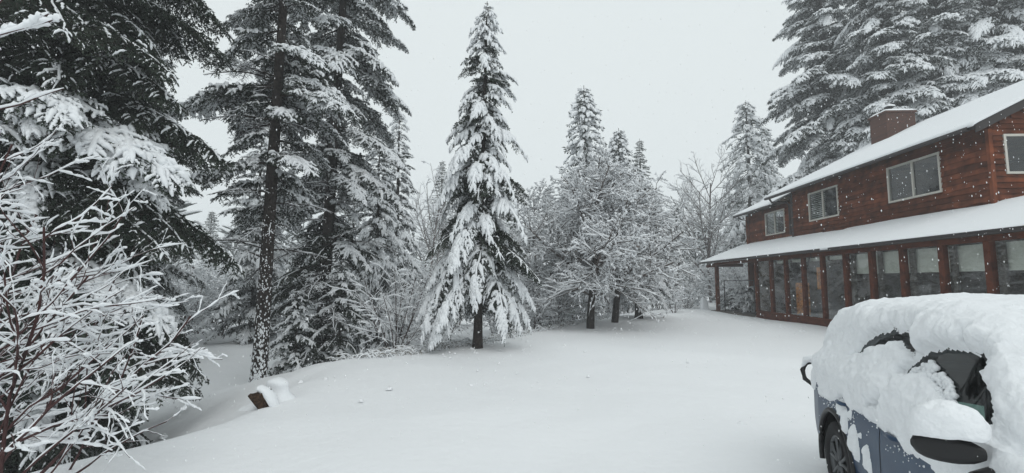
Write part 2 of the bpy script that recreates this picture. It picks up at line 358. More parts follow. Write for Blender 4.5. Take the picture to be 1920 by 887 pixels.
def conifer(name, label, x, y, H, R, zb=.6, style='fir', n=80, r=None, lean=(0, 0), seed=1, snow_mix=None, group=TREES, prof=.85, plan_kw={}, extra=None, plaster=0, kink=0, scale_z=None):
    rng = np.random.default_rng(seed); r = r or H * .014
    e = empty(name, (x, y, gz(x, y)), label, 'tree', group)
    P, Rr = trunk_mesh(H, r, lean, rng, kink=kink); mb = MB().tube(P, Rr, 12)
    mb.obj('trunk', M['bark'], e)
    if plaster:
        k = plaster; z = rng.random(k) ** 1.5 * 4.4; a0 = rng.normal(-PI * .42, .9, k); kp = vnoise(np.stack([np.cos(a0) * .8, np.sin(a0) * .8, z], 1), 3.5, 9) + .5 - z * .12 > rng.random(k) * .6; z = z[kp]; k = len(z); a = rng.normal(-PI * .42, .9, k); px = np.interp(z, P[:, 2], P[:, 0]); py = np.interp(z, P[:, 2], P[:, 1]); rr = np.interp(z, P[:, 2], Rr)
        c = np.stack([px + rr * np.cos(a), py + rr * np.sin(a), z], 1); u = np.stack([-np.sin(a), np.cos(a), 0 * a], 1); nrm = np.stack([np.cos(a), np.sin(a), 0 * a], 1)
        sz = rng.uniform(.008, .028, k) * (1.3 - .2 * z); th = np.linspace(0, 2 * PI, 6, endpoint=False)
        ring = c[:, None] + sz[:, None, None] * (np.cos(th)[None, :, None] * u[:, None] + 1.5 * np.sin(th)[None, :, None] * np.array([0, 0, 1.])) * rng.uniform(.5, 1.3, (k, 6))[..., None]
        tip = c + nrm * (sz * .6)[:, None]; V = np.concatenate([ring, tip[:, None]], 1)
        b = np.arange(k)[:, None] * 7; F = np.concatenate([np.stack([b + j, b + (j + 1) % 6, b + 6], -1) for j in range(6)], 1).reshape(-1, 3)
        MB().add(V, F, 0, True).obj('trunk_snow', M['snow'], e, kind='stuff')
    plans = [(p, style) for p in bough_plan(H, R, zb, n, rng, prof, style, **plan_kw)]
    if extra: plans += extra(rng)
    for (z, az, L, pt), sty in plans:
        if snow_mix and sty == style and rng.random() < snow_mix[1]: sty = snow_mix[0]
        (ma, mb_), sc = lib(sty, L, rng)
        o = bpy.data.objects.new('bough', ma); link(o, e)
        o.location = (np.interp(z, P[:, 2], P[:, 0]), np.interp(z, P[:, 2], P[:, 1]), z)
        o.rotation_euler = (rng.normal(0, .12), -pt, az); o.scale = (sc,) * 3
        if mb_: link(bpy.data.objects.new('snow', mb_), o)
    return e
CROWN = {}
def crown_meshes(key, H, R, zb, style, n, coarse, seed, prof, plan_kw):
    if key in CROWN: return CROWN[key]
    rng = np.random.default_rng(seed); P, Rr = trunk_mesh(H, H * .013, (0, 0), rng)
    t = MB().tube(P, Rr, 7).mesh('trunk', [M['bark']]); a = MB(); b = MB()
    for z, az, L, pt in bough_plan(H, R, zb, n, rng, prof, style, **plan_kw):
        (ba, bb), sc = clib(style, L, rng, coarse)
        Mx = np.array((Matrix.Rotation(az, 3, 'Z') @ Matrix.Rotation(-pt, 3, 'Y') @ Matrix.Rotation(rng.normal(0, .12), 3, 'X'))) * sc
        for src, dst in ((ba, a), (bb, b)):
            if src is None: continue
            off = dst.n
            V = np.vstack(src.V) @ Mx.T + [0, 0, z]; dst.V.append(V); dst.n += len(V)
            for F, mi, s_ in src.Q: dst.Q.append((F + off, mi, s_))
    CROWN[key] = (t, a.mesh('crown', [M[STY[style]['needle']], M['bark']]), b.mesh('snow', [M['snow']])); return CROWN[key]
def far_conifer(name, label, x, y, H, key, group=TREES, rz=None, H0=10.0, wide=1.0, coarse=None):
    kinds = {  # H0=10 prototypes
        'narrow': dict(H=10, R=1.25, zb=.4, style='frost', n=150, coarse=2.2, seed=3, prof=.8, plan_kw={}),
        'narrow_heavy': dict(H=10, R=1.5, zb=.5, style='heavy', n=170, coarse=2.2, seed=4, prof=.75, plan_kw={}),
        'wide': dict(H=10, R=1.9, zb=.4, style='frost', n=190, coarse=2.2, seed=5, prof=.8, plan_kw={}),
        'layered': dict(H=10, R=1.9, zb=.6, style='heavy', n=150, coarse=2.0, seed=6, prof=.7, plan_kw=dict(jit=.3)),
    }
    t, c, s = crown_meshes(key, **kinds[key]); e = empty(name, (x, y, gz(x, y)), label, 'tree', group)
    for nm, m in (('trunk', t), ('crown', c), ('snow', s)):
        o = bpy.data.objects.new(nm, m); link(o, e); o.scale = (H / 10 * wide, H / 10 * wide, H / 10); o.rotation_euler = (0, 0, rz or (x * 7.3) % 6.28)
    return e
def place(px, Y): return onY(px, 528, Y)[0]
def height(px, py, Y, x=None): x = place(px, Y); return onY(px, py, Y)[2] - gz(x, Y)

# ------------------------------------------------------------------ snow-laden bare shrubs and trees
def grow(rng, p, d, L, r, lev, spec, out):
    """spec[lev] = (children per metre, length ratio, angle, up pull, wobble)"""
    n = 7; ch, lr, an, up, wob = spec[lev][:5]; P = [p]; dd = d / np.linalg.norm(d)
    for i in range(n - 1):
        dd = dd + rng.normal(0, wob, 3) + np.array([0, 0, up]) / (n - 1); dd /= np.linalg.norm(dd); P.append(P[-1] + dd * L / (n - 1))
    P = np.array(P); tipr = .55 if lev < len(spec) - 1 else .35; out.append((P, np.linspace(r, r * tipr, n), lev))
    if lev + 1 < len(spec):
        k = max(1, int(round(ch * L * rng.uniform(.8, 1.2))))
        for j in range(k):
            t = (j + rng.uniform(.2, .9)) / k * .82 + .16; f = t * (n - 1); i = min(int(f), n - 2); q = P[i] + (P[i + 1] - P[i]) * (f - i); T = P[i + 1] - P[i]; T /= np.linalg.norm(T)
            a = rng.normal(0, 1, 3); a -= T * (a @ T); a /= np.linalg.norm(a); g = an * rng.uniform(.7, 1.3); nd = T * math.cos(g) + a * math.sin(g)
            if len(spec[lev]) > 5: nd = nd + np.array(spec[lev][5])
            grow(rng, q, nd, L * lr * (1.15 - .6 * t) * rng.uniform(.7, 1.25), r * (1 - .45 * t) * .6, lev + 1, spec, out)
def twig_meshes(out, snow_r, snow_lev, wmat, rng, sides=4, sr_scale=None, snow_frac=1.0, puffs=0.0, puff_r=.03, dense=False, ss=3):
    P = np.array([o[0] for o in out]); R = np.array([o[1] for o in out]); lv = np.array([o[2] for o in out])
    w = MB(); P0, R0 = (P, R) if dense else (P[:, ::2], R[:, ::2]); V, F = tubes(P0, R0, sides); w.add(V, F, 0, True)
    s = MB(); m = (lv >= snow_lev) & (rng.random(len(P)) < snow_frac)
    if m.any():
        Q = P[m]; t = np.linspace(0, 1, 25); Q2 = np.stack([np.array([np.interp(t, np.linspace(0, 1, 7), q[:, k]) for k in range(3)]).T for q in Q])[:, ::2] if dense else Q[:, ::2]
        n = Q2.shape[1]; T = np.gradient(Q2, axis=1); T /= np.linalg.norm(T, axis=2, keepdims=True) + 1e-9; flat = 1 - .75 * np.abs(T[..., 2])
        ph = rng.uniform(0, 6, (len(Q2), 1)); Rs = snow_r * flat * (1 + (.45 if dense else 0) * vnoise(Q2, 7, 4)) * np.where(vnoise(Q2, 3.1, 6) < (-.42 if dense else -2), .22, 1) * (1 + .3 * np.sin(np.arange(n)[None] * 1.7 + ph)) * rng.uniform(.65, 1.3, (len(Q2), n)); Rs[:, 0] *= .5; Rs[:, -1] *= .45
        Q2 = Q2.copy(); Rw = R[m].mean(1)[:, None]; Q2[..., 2] += Rs * .55 + Rw * .7
        V, F = tubes(Q2, Rs, ss, 1.1); s.add(V, F, 0, True)
    if puffs > 0:
        last = P[lv == lv.max()]; k = int(len(last) * puffs); ii = rng.integers(0, len(last), k); jj = rng.integers(1, 7, k); c = last[ii, jj] + rng.normal(0, puff_r * .35, (k, 3)) + [0, 0, puff_r * .3]
        d = (last[ii, jj] - last[ii, jj - 1]) * 12 + rng.normal(0, .5, (k, 3)); d[:, 2] *= .6; d /= np.linalg.norm(d, axis=1, keepdims=True); sz = puff_r * rng.uniform(.5, 1.5, k)
        Pp = c[:, None] + d[:, None] * np.array([-1, 0, 1.])[None, :, None] * sz[:, None, None]; V, F = tubes(Pp, sz[:, None] * np.array([[.2, .7, .2]]), 3); s.add(V, F, 0, True)
        # dark clinging leaves under them
        lf = c + rng.normal(0, puff_r * .6, c.shape) - [0, 0, puff_r * .9]; u = rng.normal(0, 1, (k, 3)) * puff_r * .45; v2 = rng.normal(0, 1, (k, 3)) * puff_r * .35
        hf = rng.random(k) < .3; w.add(np.stack([lf - u, lf + v2, lf + u, lf - v2], 1)[hf].reshape(-1, 3), np.arange(hf.sum() * 4).reshape(-1, 4), 0)
    return w, (s if s.n else None)
def shrub(name, label, cat, x, y, stems, spec, r, snow_r, seed, wmat='twig', split=False, group=None, snow_lev=0, dirs=None, z0=None, puffs=0, puff_r=.03, snow_frac=1.0, rz=0, L=None, spread=.5, part='stem', sides=4, ss=4):
    rng = np.random.default_rng(seed); e = empty(name, (x, y, gz(x, y) if z0 is None else z0), label, cat, group)
    allo = []
    for k in range(stems):
        if dirs: p, d, Lk, rk = dirs[k]
        else:
            a = k * 2.4 + rng.normal(0, .3); t = spread * rng.uniform(.3, 1.2); p = np.array([.05 * math.cos(a), .05 * math.sin(a), -.05]); d = np.array([math.cos(a) * t, math.sin(a) * t, 1]); Lk = L * rng.uniform(.75, 1.15); rk = r
        out = []; grow(rng, np.array(p, float), np.array(d, float), Lk, rk, 0, spec, out)
        if split:
            w, s = twig_meshes(out, snow_r, snow_lev, wmat, rng, sides, snow_frac=snow_frac, puffs=puffs, puff_r=puff_r, dense=True, ss=6); o = w.obj(part, M[wmat], e)
            if s: s.obj('snow', M['snow'], o)
        else: allo += out
    if not split:
        w, s = twig_meshes(allo, snow_r, snow_lev, wmat, rng, sides, snow_frac=snow_frac, puffs=puffs, puff_r=puff_r, ss=ss); w.obj('branches', M[wmat], e)
        if s: s.obj('snow', M['snow'], e)
    return e
# ------------------------------------------------------------------ house
HX, SX = 13.0, 11.0                     # long wall of the upper storey, glazed wall of the sunroom
house = empty('timber_house', (13, 19, .12), 'two-storey rust-red timber house with glazed sunroom under snow-covered roofs', 'house')
def hobj(mb, name, mats, parent=None, **p):
    """parts measured in world space, hung on the house"""
    if parent is None: parent = house
    o = mb.obj(name, mats, parent, **p); o.matrix_parent_inverse = parent_world(parent).inverted(); return o
def parent_world(o):
    m = Matrix.Translation(o.location) @ o.rotation_euler.to_matrix().to_4x4() if o.parent is None else parent_world(o.parent) @ o.matrix_parent_inverse @ Matrix.Translation(o.location)
    return m
def rect_minus(rect, holes):
    """split a rectangle round holes into rectangles (a0,a1,z0,z1)"""
    out = [rect]
    for h in holes:
        nx = []
        for r in out:
            if h[0] >= r[1] or h[1] <= r[0] or h[2] >= r[3] or h[3] <= r[2]: nx.append(r); continue
            a0, a1, z0, z1 = r
            if h[0] > a0: nx.append((a0, h[0], z0, z1))
            if h[1] < a1: nx.append((h[1], a1, z0, z1))
            b0, b1 = max(a0, h[0]), min(a1, h[1])
            if h[2] > z0: nx.append((b0, b1, z0, h[2]))
            if h[3] < z1: nx.append((b0, b1, h[3], z1))
        out = nx
    return [r for r in out if r[1] - r[0] > .03 and r[3] - r[2] > .01]
def plank(a0, a1, z0, z1, to3, rng, thick=.048):
    n = max(3, int((a1 - a0) / .35)); a = np.linspace(a0, a1, n); w = rng.normal(0, .006, n); wz = np.where(rng.random(n) < .12, rng.uniform(-.05, .02, n), 0)
    rows = [(a, np.full(n, z1), np.full(n, .004)), (a, z0 + w + wz, thick + rng.normal(0, .004, n)), (a, z0 + w + wz, np.zeros(n))]
    V = np.array([[to3(x, z, d) for x, z, d in zip(*r)] for r in rows]).reshape(-1, 3); mb = MB(); mb.add(V, grid_faces(3, n))
    for e in (0, n - 1): mb.add(V[[e, n + e, 2 * n + e]], [(0, 1, 2)])
    return mb
def clad(a0, a1, z0, z1, holes, to3, seed, top=None, course=.168):
    rng = np.random.default_rng(seed); z = z0; k = 0
    while z < z1 - .02:
        zt = min(z + course, z1); x = a0
        if top: x = max(a0, top(z))
        cuts = [x]; c = x + rng.uniform(.8, 3.2)
        while c < a1 - .5: cuts.append(c); c += rng.uniform(2.2, 4.2)
        cuts.append(a1)
        for p, q in zip(cuts[:-1], cuts[1:]):
            for r in rect_minus((p + .003, q - .003, z, zt + .012), holes): hobj(plank(*r, to3, rng), 'plank', M['siding'])
        z += course
def wall_body(a0, a1, z0, z1, holes, to3, name='wall'):
    mb = MB()
    for r in rect_minus((a0, a1, z0, z1), holes):
        V = [to3(r[0], r[2], 0), to3(r[1], r[2], 0), to3(r[1], r[3], 0), to3(r[0], r[3], 0)]; W_ = [to3(x, z, -.12) for x, z in ((r[0], r[2]), (r[1], r[2]), (r[1], r[3]), (r[0], r[3]))]
        mb.add(V + W_, [(0, 1, 2, 3), (7, 6, 5, 4), (0, 4, 5, 1), (1, 5, 6, 2), (2, 6, 7, 3), (3, 7, 4, 0)])
    hobj(mb, name, M['siding'])
def face_x(X): return lambda a, z, d: (X - d, a, z)
def face_y(Y): return lambda a, z, d: (a, Y - d, z)
def window(rect, to3, blind=None, label=None, split=.5):
    a0, a1, z0, z1 = rect; f = .065; mb = MB()
    def bar(p, q, r, s, d0=-.03, d1=.055):
        P = [to3(a, z, d) for d in (d1, d0) for a, z in ((p, r), (q, r), (q, s), (p, s))]; mb.add(P, [(0, 1, 2, 3), (7, 6, 5, 4), (0, 4, 5, 1), (1, 5, 6, 2), (2, 6, 7, 3), (3, 7, 4, 0)])
    bar(a0, a1, z0, z0 + f); bar(a0, a1, z1 - f, z1); bar(a0, a0 + f, z0 + f, z1 - f); bar(a1 - f, a1, z0 + f, z1 - f)
    m = a0 + (a1 - a0) * split; bar(m - .03, m + .03, z0 + f, z1 - f, -.02, .048)
    w = hobj(mb, 'window', M['frame_white'], label=label)
    for p, q, d in ((a0 + f, m - .03, .0), (m + .03, a1 - f, .012)):
        g = MB().add([to3(p, z0 + f, d), to3(q, z0 + f, d), to3(q, z1 - f, d), to3(p, z1 - f, d)], [(0, 1, 2, 3)]); o = g.obj('pane', M['glass'], w); o.matrix_parent_inverse = parent_world(w).inverted()
    for (p, q, t) in blind or []:
        g = MB(); nsl = 14; zz = np.linspace(z1 - f, z1 - f - (z1 - z0 - 2 * f) * t, nsl)
        for z in zz: g.add([to3(a0 + p * (a1 - a0), z, -.10), to3(a0 + q * (a1 - a0), z, -.10), to3(a0 + q * (a1 - a0), z - .045, -.075), to3(a0 + p * (a1 - a0), z - .045, -.075)], [(0, 1, 2, 3)])
        o = g.obj('blind', M['blind'], w); o.matrix_parent_inverse = parent_world(w).inverted()
win = [(20.37, 22.5, 4.55, 5.86), (15.33, 17.57, 4.60, 5.89)]; winw = [(25.2, 27.25, 4.33, 5.6)]; wing = [(13.36, 15.3, 4.80, 5.94)]
wall_body(13.72, 24.0, 3.6, 6.25, win, face_x(HX)); clad(13.74, 23.98, 3.72, 6.2, win, face_x(HX), 1)
wall_body(24.0, 29.35, 3.6, 5.85, winw, face_x(13.3)); clad(24.0, 29.33, 3.75, 5.8, winw, face_x(13.3), 2)
wall_body(13.0, 16.5, 3.6, 6.2, wing, face_y(13.72))
hobj(MB().add([(13.0, 13.74, 6.2), (18.5, 13.74, 6.2), (18.5, 13.74, 9.0), (13.0, 13.74, 6.25), (13.0, 13.9, 6.2), (18.5, 13.9, 6.2), (18.5, 13.9, 9.0), (13.0, 13.9, 6.25)], [(0, 1, 2, 3), (7, 6, 5, 4), (0, 4, 5, 1), (1, 5, 6, 2), (2, 6, 7, 3), (3, 7, 4, 0)]), 'wall', M['siding']); clad(12.99, 16.3, 3.9, 8.1, wing, face_y(13.72), 3, top=lambda z: 12.5 + (z - 5.85) / .5)
hobj(MB().box((16.5, 13.72, 0), (24.2, 13.9, 6.6)), 'wall', M['siding'])
hobj(MB().box((13.12, 29.2, 0), (24.0, 29.34, 5.7)), 'wall', M['siding'])
hobj(MB().box((24.1, 13.72, 0), (24.25, 29.3, 6.0)), 'wall', M['siding'])
for r, t, b, l in ((win[0], face_x(HX), [(.5, 1, .95)], 'sliding window with a pale blind behind its right half'), (win[1], face_x(HX), None, 'large sliding window with pale frame'), (winw[0], face_x(13.3), [(.45, 1, .9)], 'small sliding window under the lower eave'), (wing[0], face_y(13.72), None, 'window in the gable end')): window(r, t, b, l)
# corner boards and downspouts
for x0, y0, x1, y1, z0, z1 in ((12.955, 23.86, 13.06, 24.02, 3.7, 6.15), (13.24, 29.22, 13.36, 29.40, 3.7, 5.75)): hobj(MB().box((x0, y0, z0), (x1, y1, z1)), 'corner_board', M['dark_trim'])
hobj(MB().box((12.945, 13.665, 3.9), (13.05, 13.77, 6.1)), 'corner_board', M['siding'])
dn = MB(); dn.tube([(12.42, 25.0, 6.08), (12.5, 24.9, 5.85), (12.9, 24.3, 5.75), (12.95, 24.12, 5.6), (12.95, 24.12, 4.1)], [.05] * 5, 8); hobj(dn, 'downspout', M['dark_trim'])
dn = MB(); dn.tube([(12.8, 29.6, 5.7), (12.95, 29.5, 5.55), (13.2, 29.45, 5.5), (13.22, 29.45, 4.2)], [.045] * 4, 8); hobj(dn, 'downspout', M['dark_trim'])
# rooms behind the glass
r_ = MB(); r_.box((17.2, 13.9, 3.6), (17.3, 29.2, 6.3)); r_.box((13.14, 18.9, 3.6), (17.2, 19.0, 6.2)); r_.box((13.35, 24.4, 3.6), (17.2, 24.5, 5.8)); r_.box((13.14, 13.95, 6.0), (17.2, 29.1, 6.1)); r_.box((13.14, 13.95, 3.55), (17.2, 29.1, 3.62)); hobj(r_, 'inner_wall', M['inner_wall'])

def roof_slab(name, x0, z0, x1, z1, y0, y1, th, parent=None, m='dark_trim'):
    mb = MB(); V = [(x0, y0, z0), (x1, y0, z1), (x1, y1, z1), (x0, y1, z0)]; mb.add([(x, y, z - th) for x, y, z in V] + V, [(0, 3, 2, 1), (4, 5, 6, 7), (0, 1, 5, 4), (1, 2, 6, 5), (2, 3, 7, 6), (3, 0, 4, 7)])
    return hobj(mb, name, M[m], parent)
def roof_snow(parent, x0, z0, x1, z1, y0, y1, T, seed, over=.07, hip=0.0, edge_top=False, ridge_over=0, steps=True, nx=46, dy=.09, far_over=.05, bulge=None):
    """thick snow on a slope: x0,z0 is the eave, x1,z1 the upper edge"""
    ny = int((y1 - y0) / dy); u = np.linspace(0, 1, nx) ** 1.25; U, Yv = np.meshgrid(u, np.linspace(y0 - far_over, y1 + far_over, ny), indexing='ij')
    Lx = x1 - x0; sl = (z1 - z0) / Lx
    X = x0 - over + (Lx + over + ridge_over) * U; base = z0 + sl * (X - x0)
    if hip: Yv = np.where(True, y0 - far_over + (Yv - (y0 - far_over)) * (1 - hip * U / (y1 - y0)), Yv)
    P = np.stack([X * 0 + X, Yv, X * 0], -1)
    t = T * (1 + .38 * vnoise(P, .5, seed) + .13 * vnoise(P, 1.6, seed + 1) + .06 * vnoise(P, 5, seed + 2))
    if steps:
        q = U * Lx + .10 * vnoise(P * [0, 1, 0], .35, seed + 3) + .05 * vnoise(P * [0, 1, 0], 1.3, seed + 4)
        t += .035 * np.floor(q / .42 + .5 * vnoise(P * [0, 1, 0], .25, seed + 6)) / (Lx / .42) * 1.0 * T * 5 * .35
        t += T * .30 * (sm(((q * 1.5 + 0) % 1.0) / .22) - 1) * (vnoise(P, .5, seed + 7) > -.1)
    if bulge is not None: t += bulge(X, Yv)
    if edge_top: t *= 1 - .95 * sm((U - .80 - .16 * vnoise(P * [0, 1, 0], .55, seed + 5)) / .2) * (vnoise(P * [0, 1, 0], .42, seed + 8) > .05) 
    dx = np.abs(X - (x0 - over)); e = np.sqrt(np.clip(1 - (1 - np.clip(dx / .10, 0, 1)) ** 2, 0, 1)); ey = np.minimum(Yv - Yv.min(), (Yv.max(0) - Yv) if not hip else (Yv.max(1)[:, None] - Yv)); e2 = np.sqrt(np.clip(1 - (1 - np.clip(ey / .10, 0, 1)) ** 2, 0, 1))
    t = np.maximum(t * (.25 + .75 * e) * (.3 + .7 * e2), .004)
    wob = .055 * vnoise(P * [0, 1, 0], 2.2, seed + 9) + .02 * vnoise(P * [0, 1, 0], 7, seed + 9); X = X + wob * np.exp(-dx / .12)
    Z = base + t + .012; n, m = X.shape; top = np.stack([X, Yv, Z], -1).reshape(-1, 3); bot = np.stack([X, Yv, base + .006 - .035 * np.exp(-dx / .05)], -1).reshape(-1, 3)
    F = grid_faces(n, m); N = n * m; mb = MB(); sk = []
    for a in ([(i * m, (i + 1) * m) for i in range(n - 1)] + [((i + 1) * m + m - 1, i * m + m - 1) for i in range(n - 1)] + [(j + 1, j) for j in range(m - 1)] + [((n - 1) * m + j, (n - 1) * m + j + 1) for j in range(m - 1)]): sk.append((a[0], a[1], a[1] + N, a[0] + N))
    mb.add(np.vstack([top, bot]), np.vstack([F[:, ::-1], np.array(sk)]), 0, True)
    mb.Q.append((F + N, 0, True))
    o = mb.obj('snow', M['snow'], parent); o.matrix_parent_inverse = parent_world(parent).inverted(); return o
rm = roof_slab('roof', 12.42, 6.17, 18.6, 9.26, 13.5, 25.32, .14); roof_snow(rm, 12.42, 6.17, 18.6, 9.26, 13.5, 25.32, .27, 11)
rb = roof_slab('roof', 24.8, 6.17, 18.6, 9.26, 13.5, 25.32, .14); roof_snow(rb, 24.8, 6.17, 18.6, 9.26, 13.5, 25.32, .27, 12, over=-.07, steps=False, nx=20, dy=.4)
rw = roof_slab('roof', 12.72, 5.86, 18.6, 8.8, 25.33, 29.98, .14); roof_snow(rw, 12.72, 5.86, 18.6, 8.8, 25.33, 29.98, .24, 13)
rw2 = roof_slab('roof', 24.6, 5.86, 18.6, 8.8, 25.33, 29.98, .14); roof_snow(rw2, 24.6, 5.86, 18.6, 8.8, 25.33, 29.98, .24, 14, over=-.07, steps=False, nx=20, dy=.4)
rs = roof_slab('roof', 10.6, 2.98, 13.02, 3.94, 8.6, 30.2, .1); rs['label'] = 'shallow lean-to roof over the sunroom and porch'
roof_snow(rs, 10.6, 2.98, 13.25, 4.03, 8.6, 30.2, .17, 15, edge_top=True, bulge=lambda X, Y: .16 * sm((13.6 - Y) / 1.6) * sm((X - 10.8) / 1.5))
# fascia, gutters, rake boards
def gutter(x, z, y0, y1):
    mb = MB(); ny = 12; ys = np.linspace(y0, y1, ny); prof = [(0, .0), (-.09, .0), (-.11, .03), (-.11, .10), (-.10, .10), (-.10, .035), (-.08, .012), (0, .012)]
    V = np.array([[(x + a, y, z + b) for y in ys] for a, b in prof]).reshape(-1, 3); mb.add(V, grid_faces(len(prof), ny)); hobj(mb, 'gutter', M['dark_trim'])
gutter(12.42, 6.03, 13.6, 25.3); gutter(12.72, 5.72, 25.35, 29.95); gutter(10.6, 2.885, 8.6, 30.15)
hobj(MB().add([(12.44, 13.47, 5.93), (18.6, 13.47, 9.02), (18.6, 13.47, 9.24), (12.44, 13.47, 6.15), (12.44, 13.5, 5.93), (18.6, 13.5, 9.02), (18.6, 13.5, 9.24), (12.44, 13.5, 6.15)], [(0, 1, 2, 3), (7, 6, 5, 4), (0, 4, 5, 1), (3, 2, 6, 7)]), 'rake_board', M['dark_trim'])
# chimney
ch = hobj(MB().box((17.1, 22.95, 8.2), (18.45, 24.05, 9.86)), 'chimney', M['brick'])
def sub(mb, name, m, parent, **p): o = mb.obj(name, M[m], parent, **p); o.matrix_parent_inverse = parent_world(parent).inverted(); return o
sub(MB().box((17.04, 22.89, 9.86), (18.51, 24.11, 9.95)), 'cap', 'brick', ch)
sub(MB().tube([(17.6, 23.4, 9.94), (17.6, 23.4, 10.24)], [.13, .13], 12).tube([(17.6, 23.4, 10.25), (17.6, 23.4, 10.29)], [.2, .2], 12), 'flue', 'black', ch)
def pad(cx, cy, z, lx, ly, t, seed, n=14, rot=0):
    """a rounded snow pad on a flat top"""
    a = np.linspace(-1, 1, n); A, B = np.meshgrid(a, a, indexing='ij'); e = np.clip(1 - np.abs(A) ** 5, 0, 1) * np.clip(1 - np.abs(B) ** 5, 0, 1)
    X, Y = A * lx, B * ly; Z = t * (e ** .45) * (1 + .18 * vnoise(np.stack([X, Y, X * 0], -1), 3, seed)); c, s = math.cos(rot), math.sin(rot)
    mb = MB(); mb.add(np.stack([cx + c * X - s * Y, cy + s * X + c * Y, z + Z], -1).reshape(-1, 3), grid_faces(n, n), 0, True); return mb
sub(pad(17.775, 23.5, 9.945, .74, .62, .14, 3), 'snow', 'snow', ch); sub(pad(17.6, 23.4, 10.285, .2, .2, .1, 4), 'snow', 'snow', ch)
# sunroom
YP = [23.69, 22.25, 20.98, 19.66, 18.40, 17.07, 15.80, 14.51, 13.15, 11.85, 10.55, 9.2]
for k, y in enumerate(YP):
    w_ = .075 if 0 < k < 5 else .085
    hobj(MB().box((10.93, y - w_, .42), (11.07, y + w_, 2.76)), 'post', M['post'])
    if k >= 5: hobj(MB().box((11.11, y - .22, .42), (11.19, y - .09, 2.74)), 'inner_frame', M['deck'])
hobj(MB().box((10.90, 9.1, 2.76), (11.1, 28.75, 2.9)), 'beam', M['post'])
hobj(MB().box((10.91, 9.1, .36), (11.09, 23.77, .43)), 'sill', M['post'])
rngp = np.random.default_rng(9)
for z0, z1 in ((.06, .21), (.21, .36)):
    for y0, y1 in ((9.1, 13.1), (13.1, 18.4), (18.4, 23.77)): hobj(plank(y0, y1, z0, z1 + .005, face_x(10.96), rngp), 'plank', M['post'])
for k, (a, b) in enumerate(zip(YP[:-1], YP[1:])):
    hobj(MB().add([(11.0, b + .07, .42), (11.0, a - .07, .42), (11.0, a - .07, 2.76), (11.0, b + .07, 2.76)], [(0, 1, 2, 3)]), 'pane', M['glass_sun'])
    if k >= 5:
        zb_ = 2.09; n = 12; ys = np.linspace(b + .10, a - .08, n); zz = np.linspace(2.73, zb_, 5); V = np.array([[(11.24 + .006 * math.sin(y * 9 + z * 4), y, z) for y in ys] for z in zz]).reshape(-1, 3)
        mb = MB().add(V, grid_faces(5, n), 0, True).box((11.23, ys[0], zb_ - .03), (11.255, ys[-1], zb_)); hobj(mb, 'roller_blind', M['blind'])
    elif k: hobj(MB().box((11.2, b + .1, 2.6), (11.24, a - .1, 2.73)), 'roller_blind', M['blind'], label='roller blind rolled up at the top of a tall pane')
hobj(MB().box((10.98, 9.0, .05), (13.0, 23.7, .16)), 'inner_floor', M['inner_floor'])
hobj(MB().box((12.9, 9.0, .16), (13.0, 23.7, 3.7)), 'inner_wall', M['inner_wall']); hobj(MB().box((11.08, 23.6, .16), (12.9, 23.68, 2.9)), 'inner_wall', M['inner_wall']); hobj(MB().box((11.0, 8.9, .16), (13.0, 9.0, 3.4)), 'wall', M['siding'])
cz = MB()
for a, b in ((9.2, 11.8), (12.2, 14.8), (15.6, 17.9)): cz.box((12.86, a, .9), (12.9, b, 2.2))
hobj(cz, 'inner_shelf', M['deck'])
# the hanging and furniture behind the tall panes
def cloth(name, x, y0, y1, z0, z1, m, label, cat):
    n = 22; ys = np.linspace(y0, y1, n); V = np.array([[(x + .03 * math.sin(y * 26), y, z) for y in ys] for z in np.linspace(z1, z0, 6)]).reshape(-1, 3); mb = MB().add(V, grid_faces(6, n), 0, True); mb.add(V + [.012, 0, 0], grid_faces(6, n)[:, ::-1], 0, True)
    o = mb.obj(name, M[m]); o['label'] = label; o['category'] = cat; return o
cloth('curtain', 11.25, 19.85, 20.75, .45, 1.75, 'orange_cloth', 'orange patterned curtain behind the third tall pane of the sunroom', 'curtain')
cloth('curtain', 11.3, 18.75, 19.3, 1.5, 2.35, 'orange_cloth', 'small orange hanging behind the fourth tall pane of the sunroom', 'curtain')
def chair(x, y, rz, label):
    e = empty('wooden_chair', (x, y, .16), label, 'chair', None, rz); MB().box((-.22, -.22, .42), (.22, .22, .46)).obj('seat', M['post'], e)
    b = MB()
    for k in (-.18, -.06, .06, .18): b.box((-.21, k - .02, .46), (-.18, k + .02, .95))
    b.box((-.22, -.22, .9), (-.17, .22, .99)); b.obj('backrest', M['post'], e)
    for a in (-.19, .16):
        for c in (-.19, .16): MB().box((a, c, 0), (a + .035, c + .035, .42)).obj('leg', M['post'], e)
chair(11.9, 21.6, 2.0, 'wooden chair behind the second tall pane of the sunroom'); chair(12.1, 22.9, .4, 'wooden chair behind the tall pane next to the porch')
# porch
hobj(MB().box((10.91, 28.53, .12), (11.09, 28.71, 2.76)), 'porch_post', M['post'])
hobj(MB().box((10.9, 28.71, 2.66), (11.1, 30.0, 2.82)), 'beam', M['post']); hobj(MB().box((11.1, 29.9, 2.7), (13.1, 30.0, 2.9)), 'beam', M['post'])
for k in range(16): hobj(MB().box((10.75 + k * .145, 23.78, .02), (10.75 + k * .145 + .135, 29.2, .12 + .003 * (k % 3))), 'deck_board', M['deck'])
hobj(MB().box((10.3, 26.3, -.02), (10.72, 29.6, .05)), 'step', M['deck'])
o = pad(10.5, 27.95, .05, .23, 1.65, .06, 5, 20); hobj(o, 'snow', M['snow'])
gt = empty('metal_frame', (11.12, 26.1, .12), 'black metal railing frame standing on the porch beside the post', 'railing'); g = MB()
for y in (-1.85, 1.8): gb = MB().box((-.02, y, 0), (.02, y + .045, 1.76)).obj('upright', M['black'], gt)
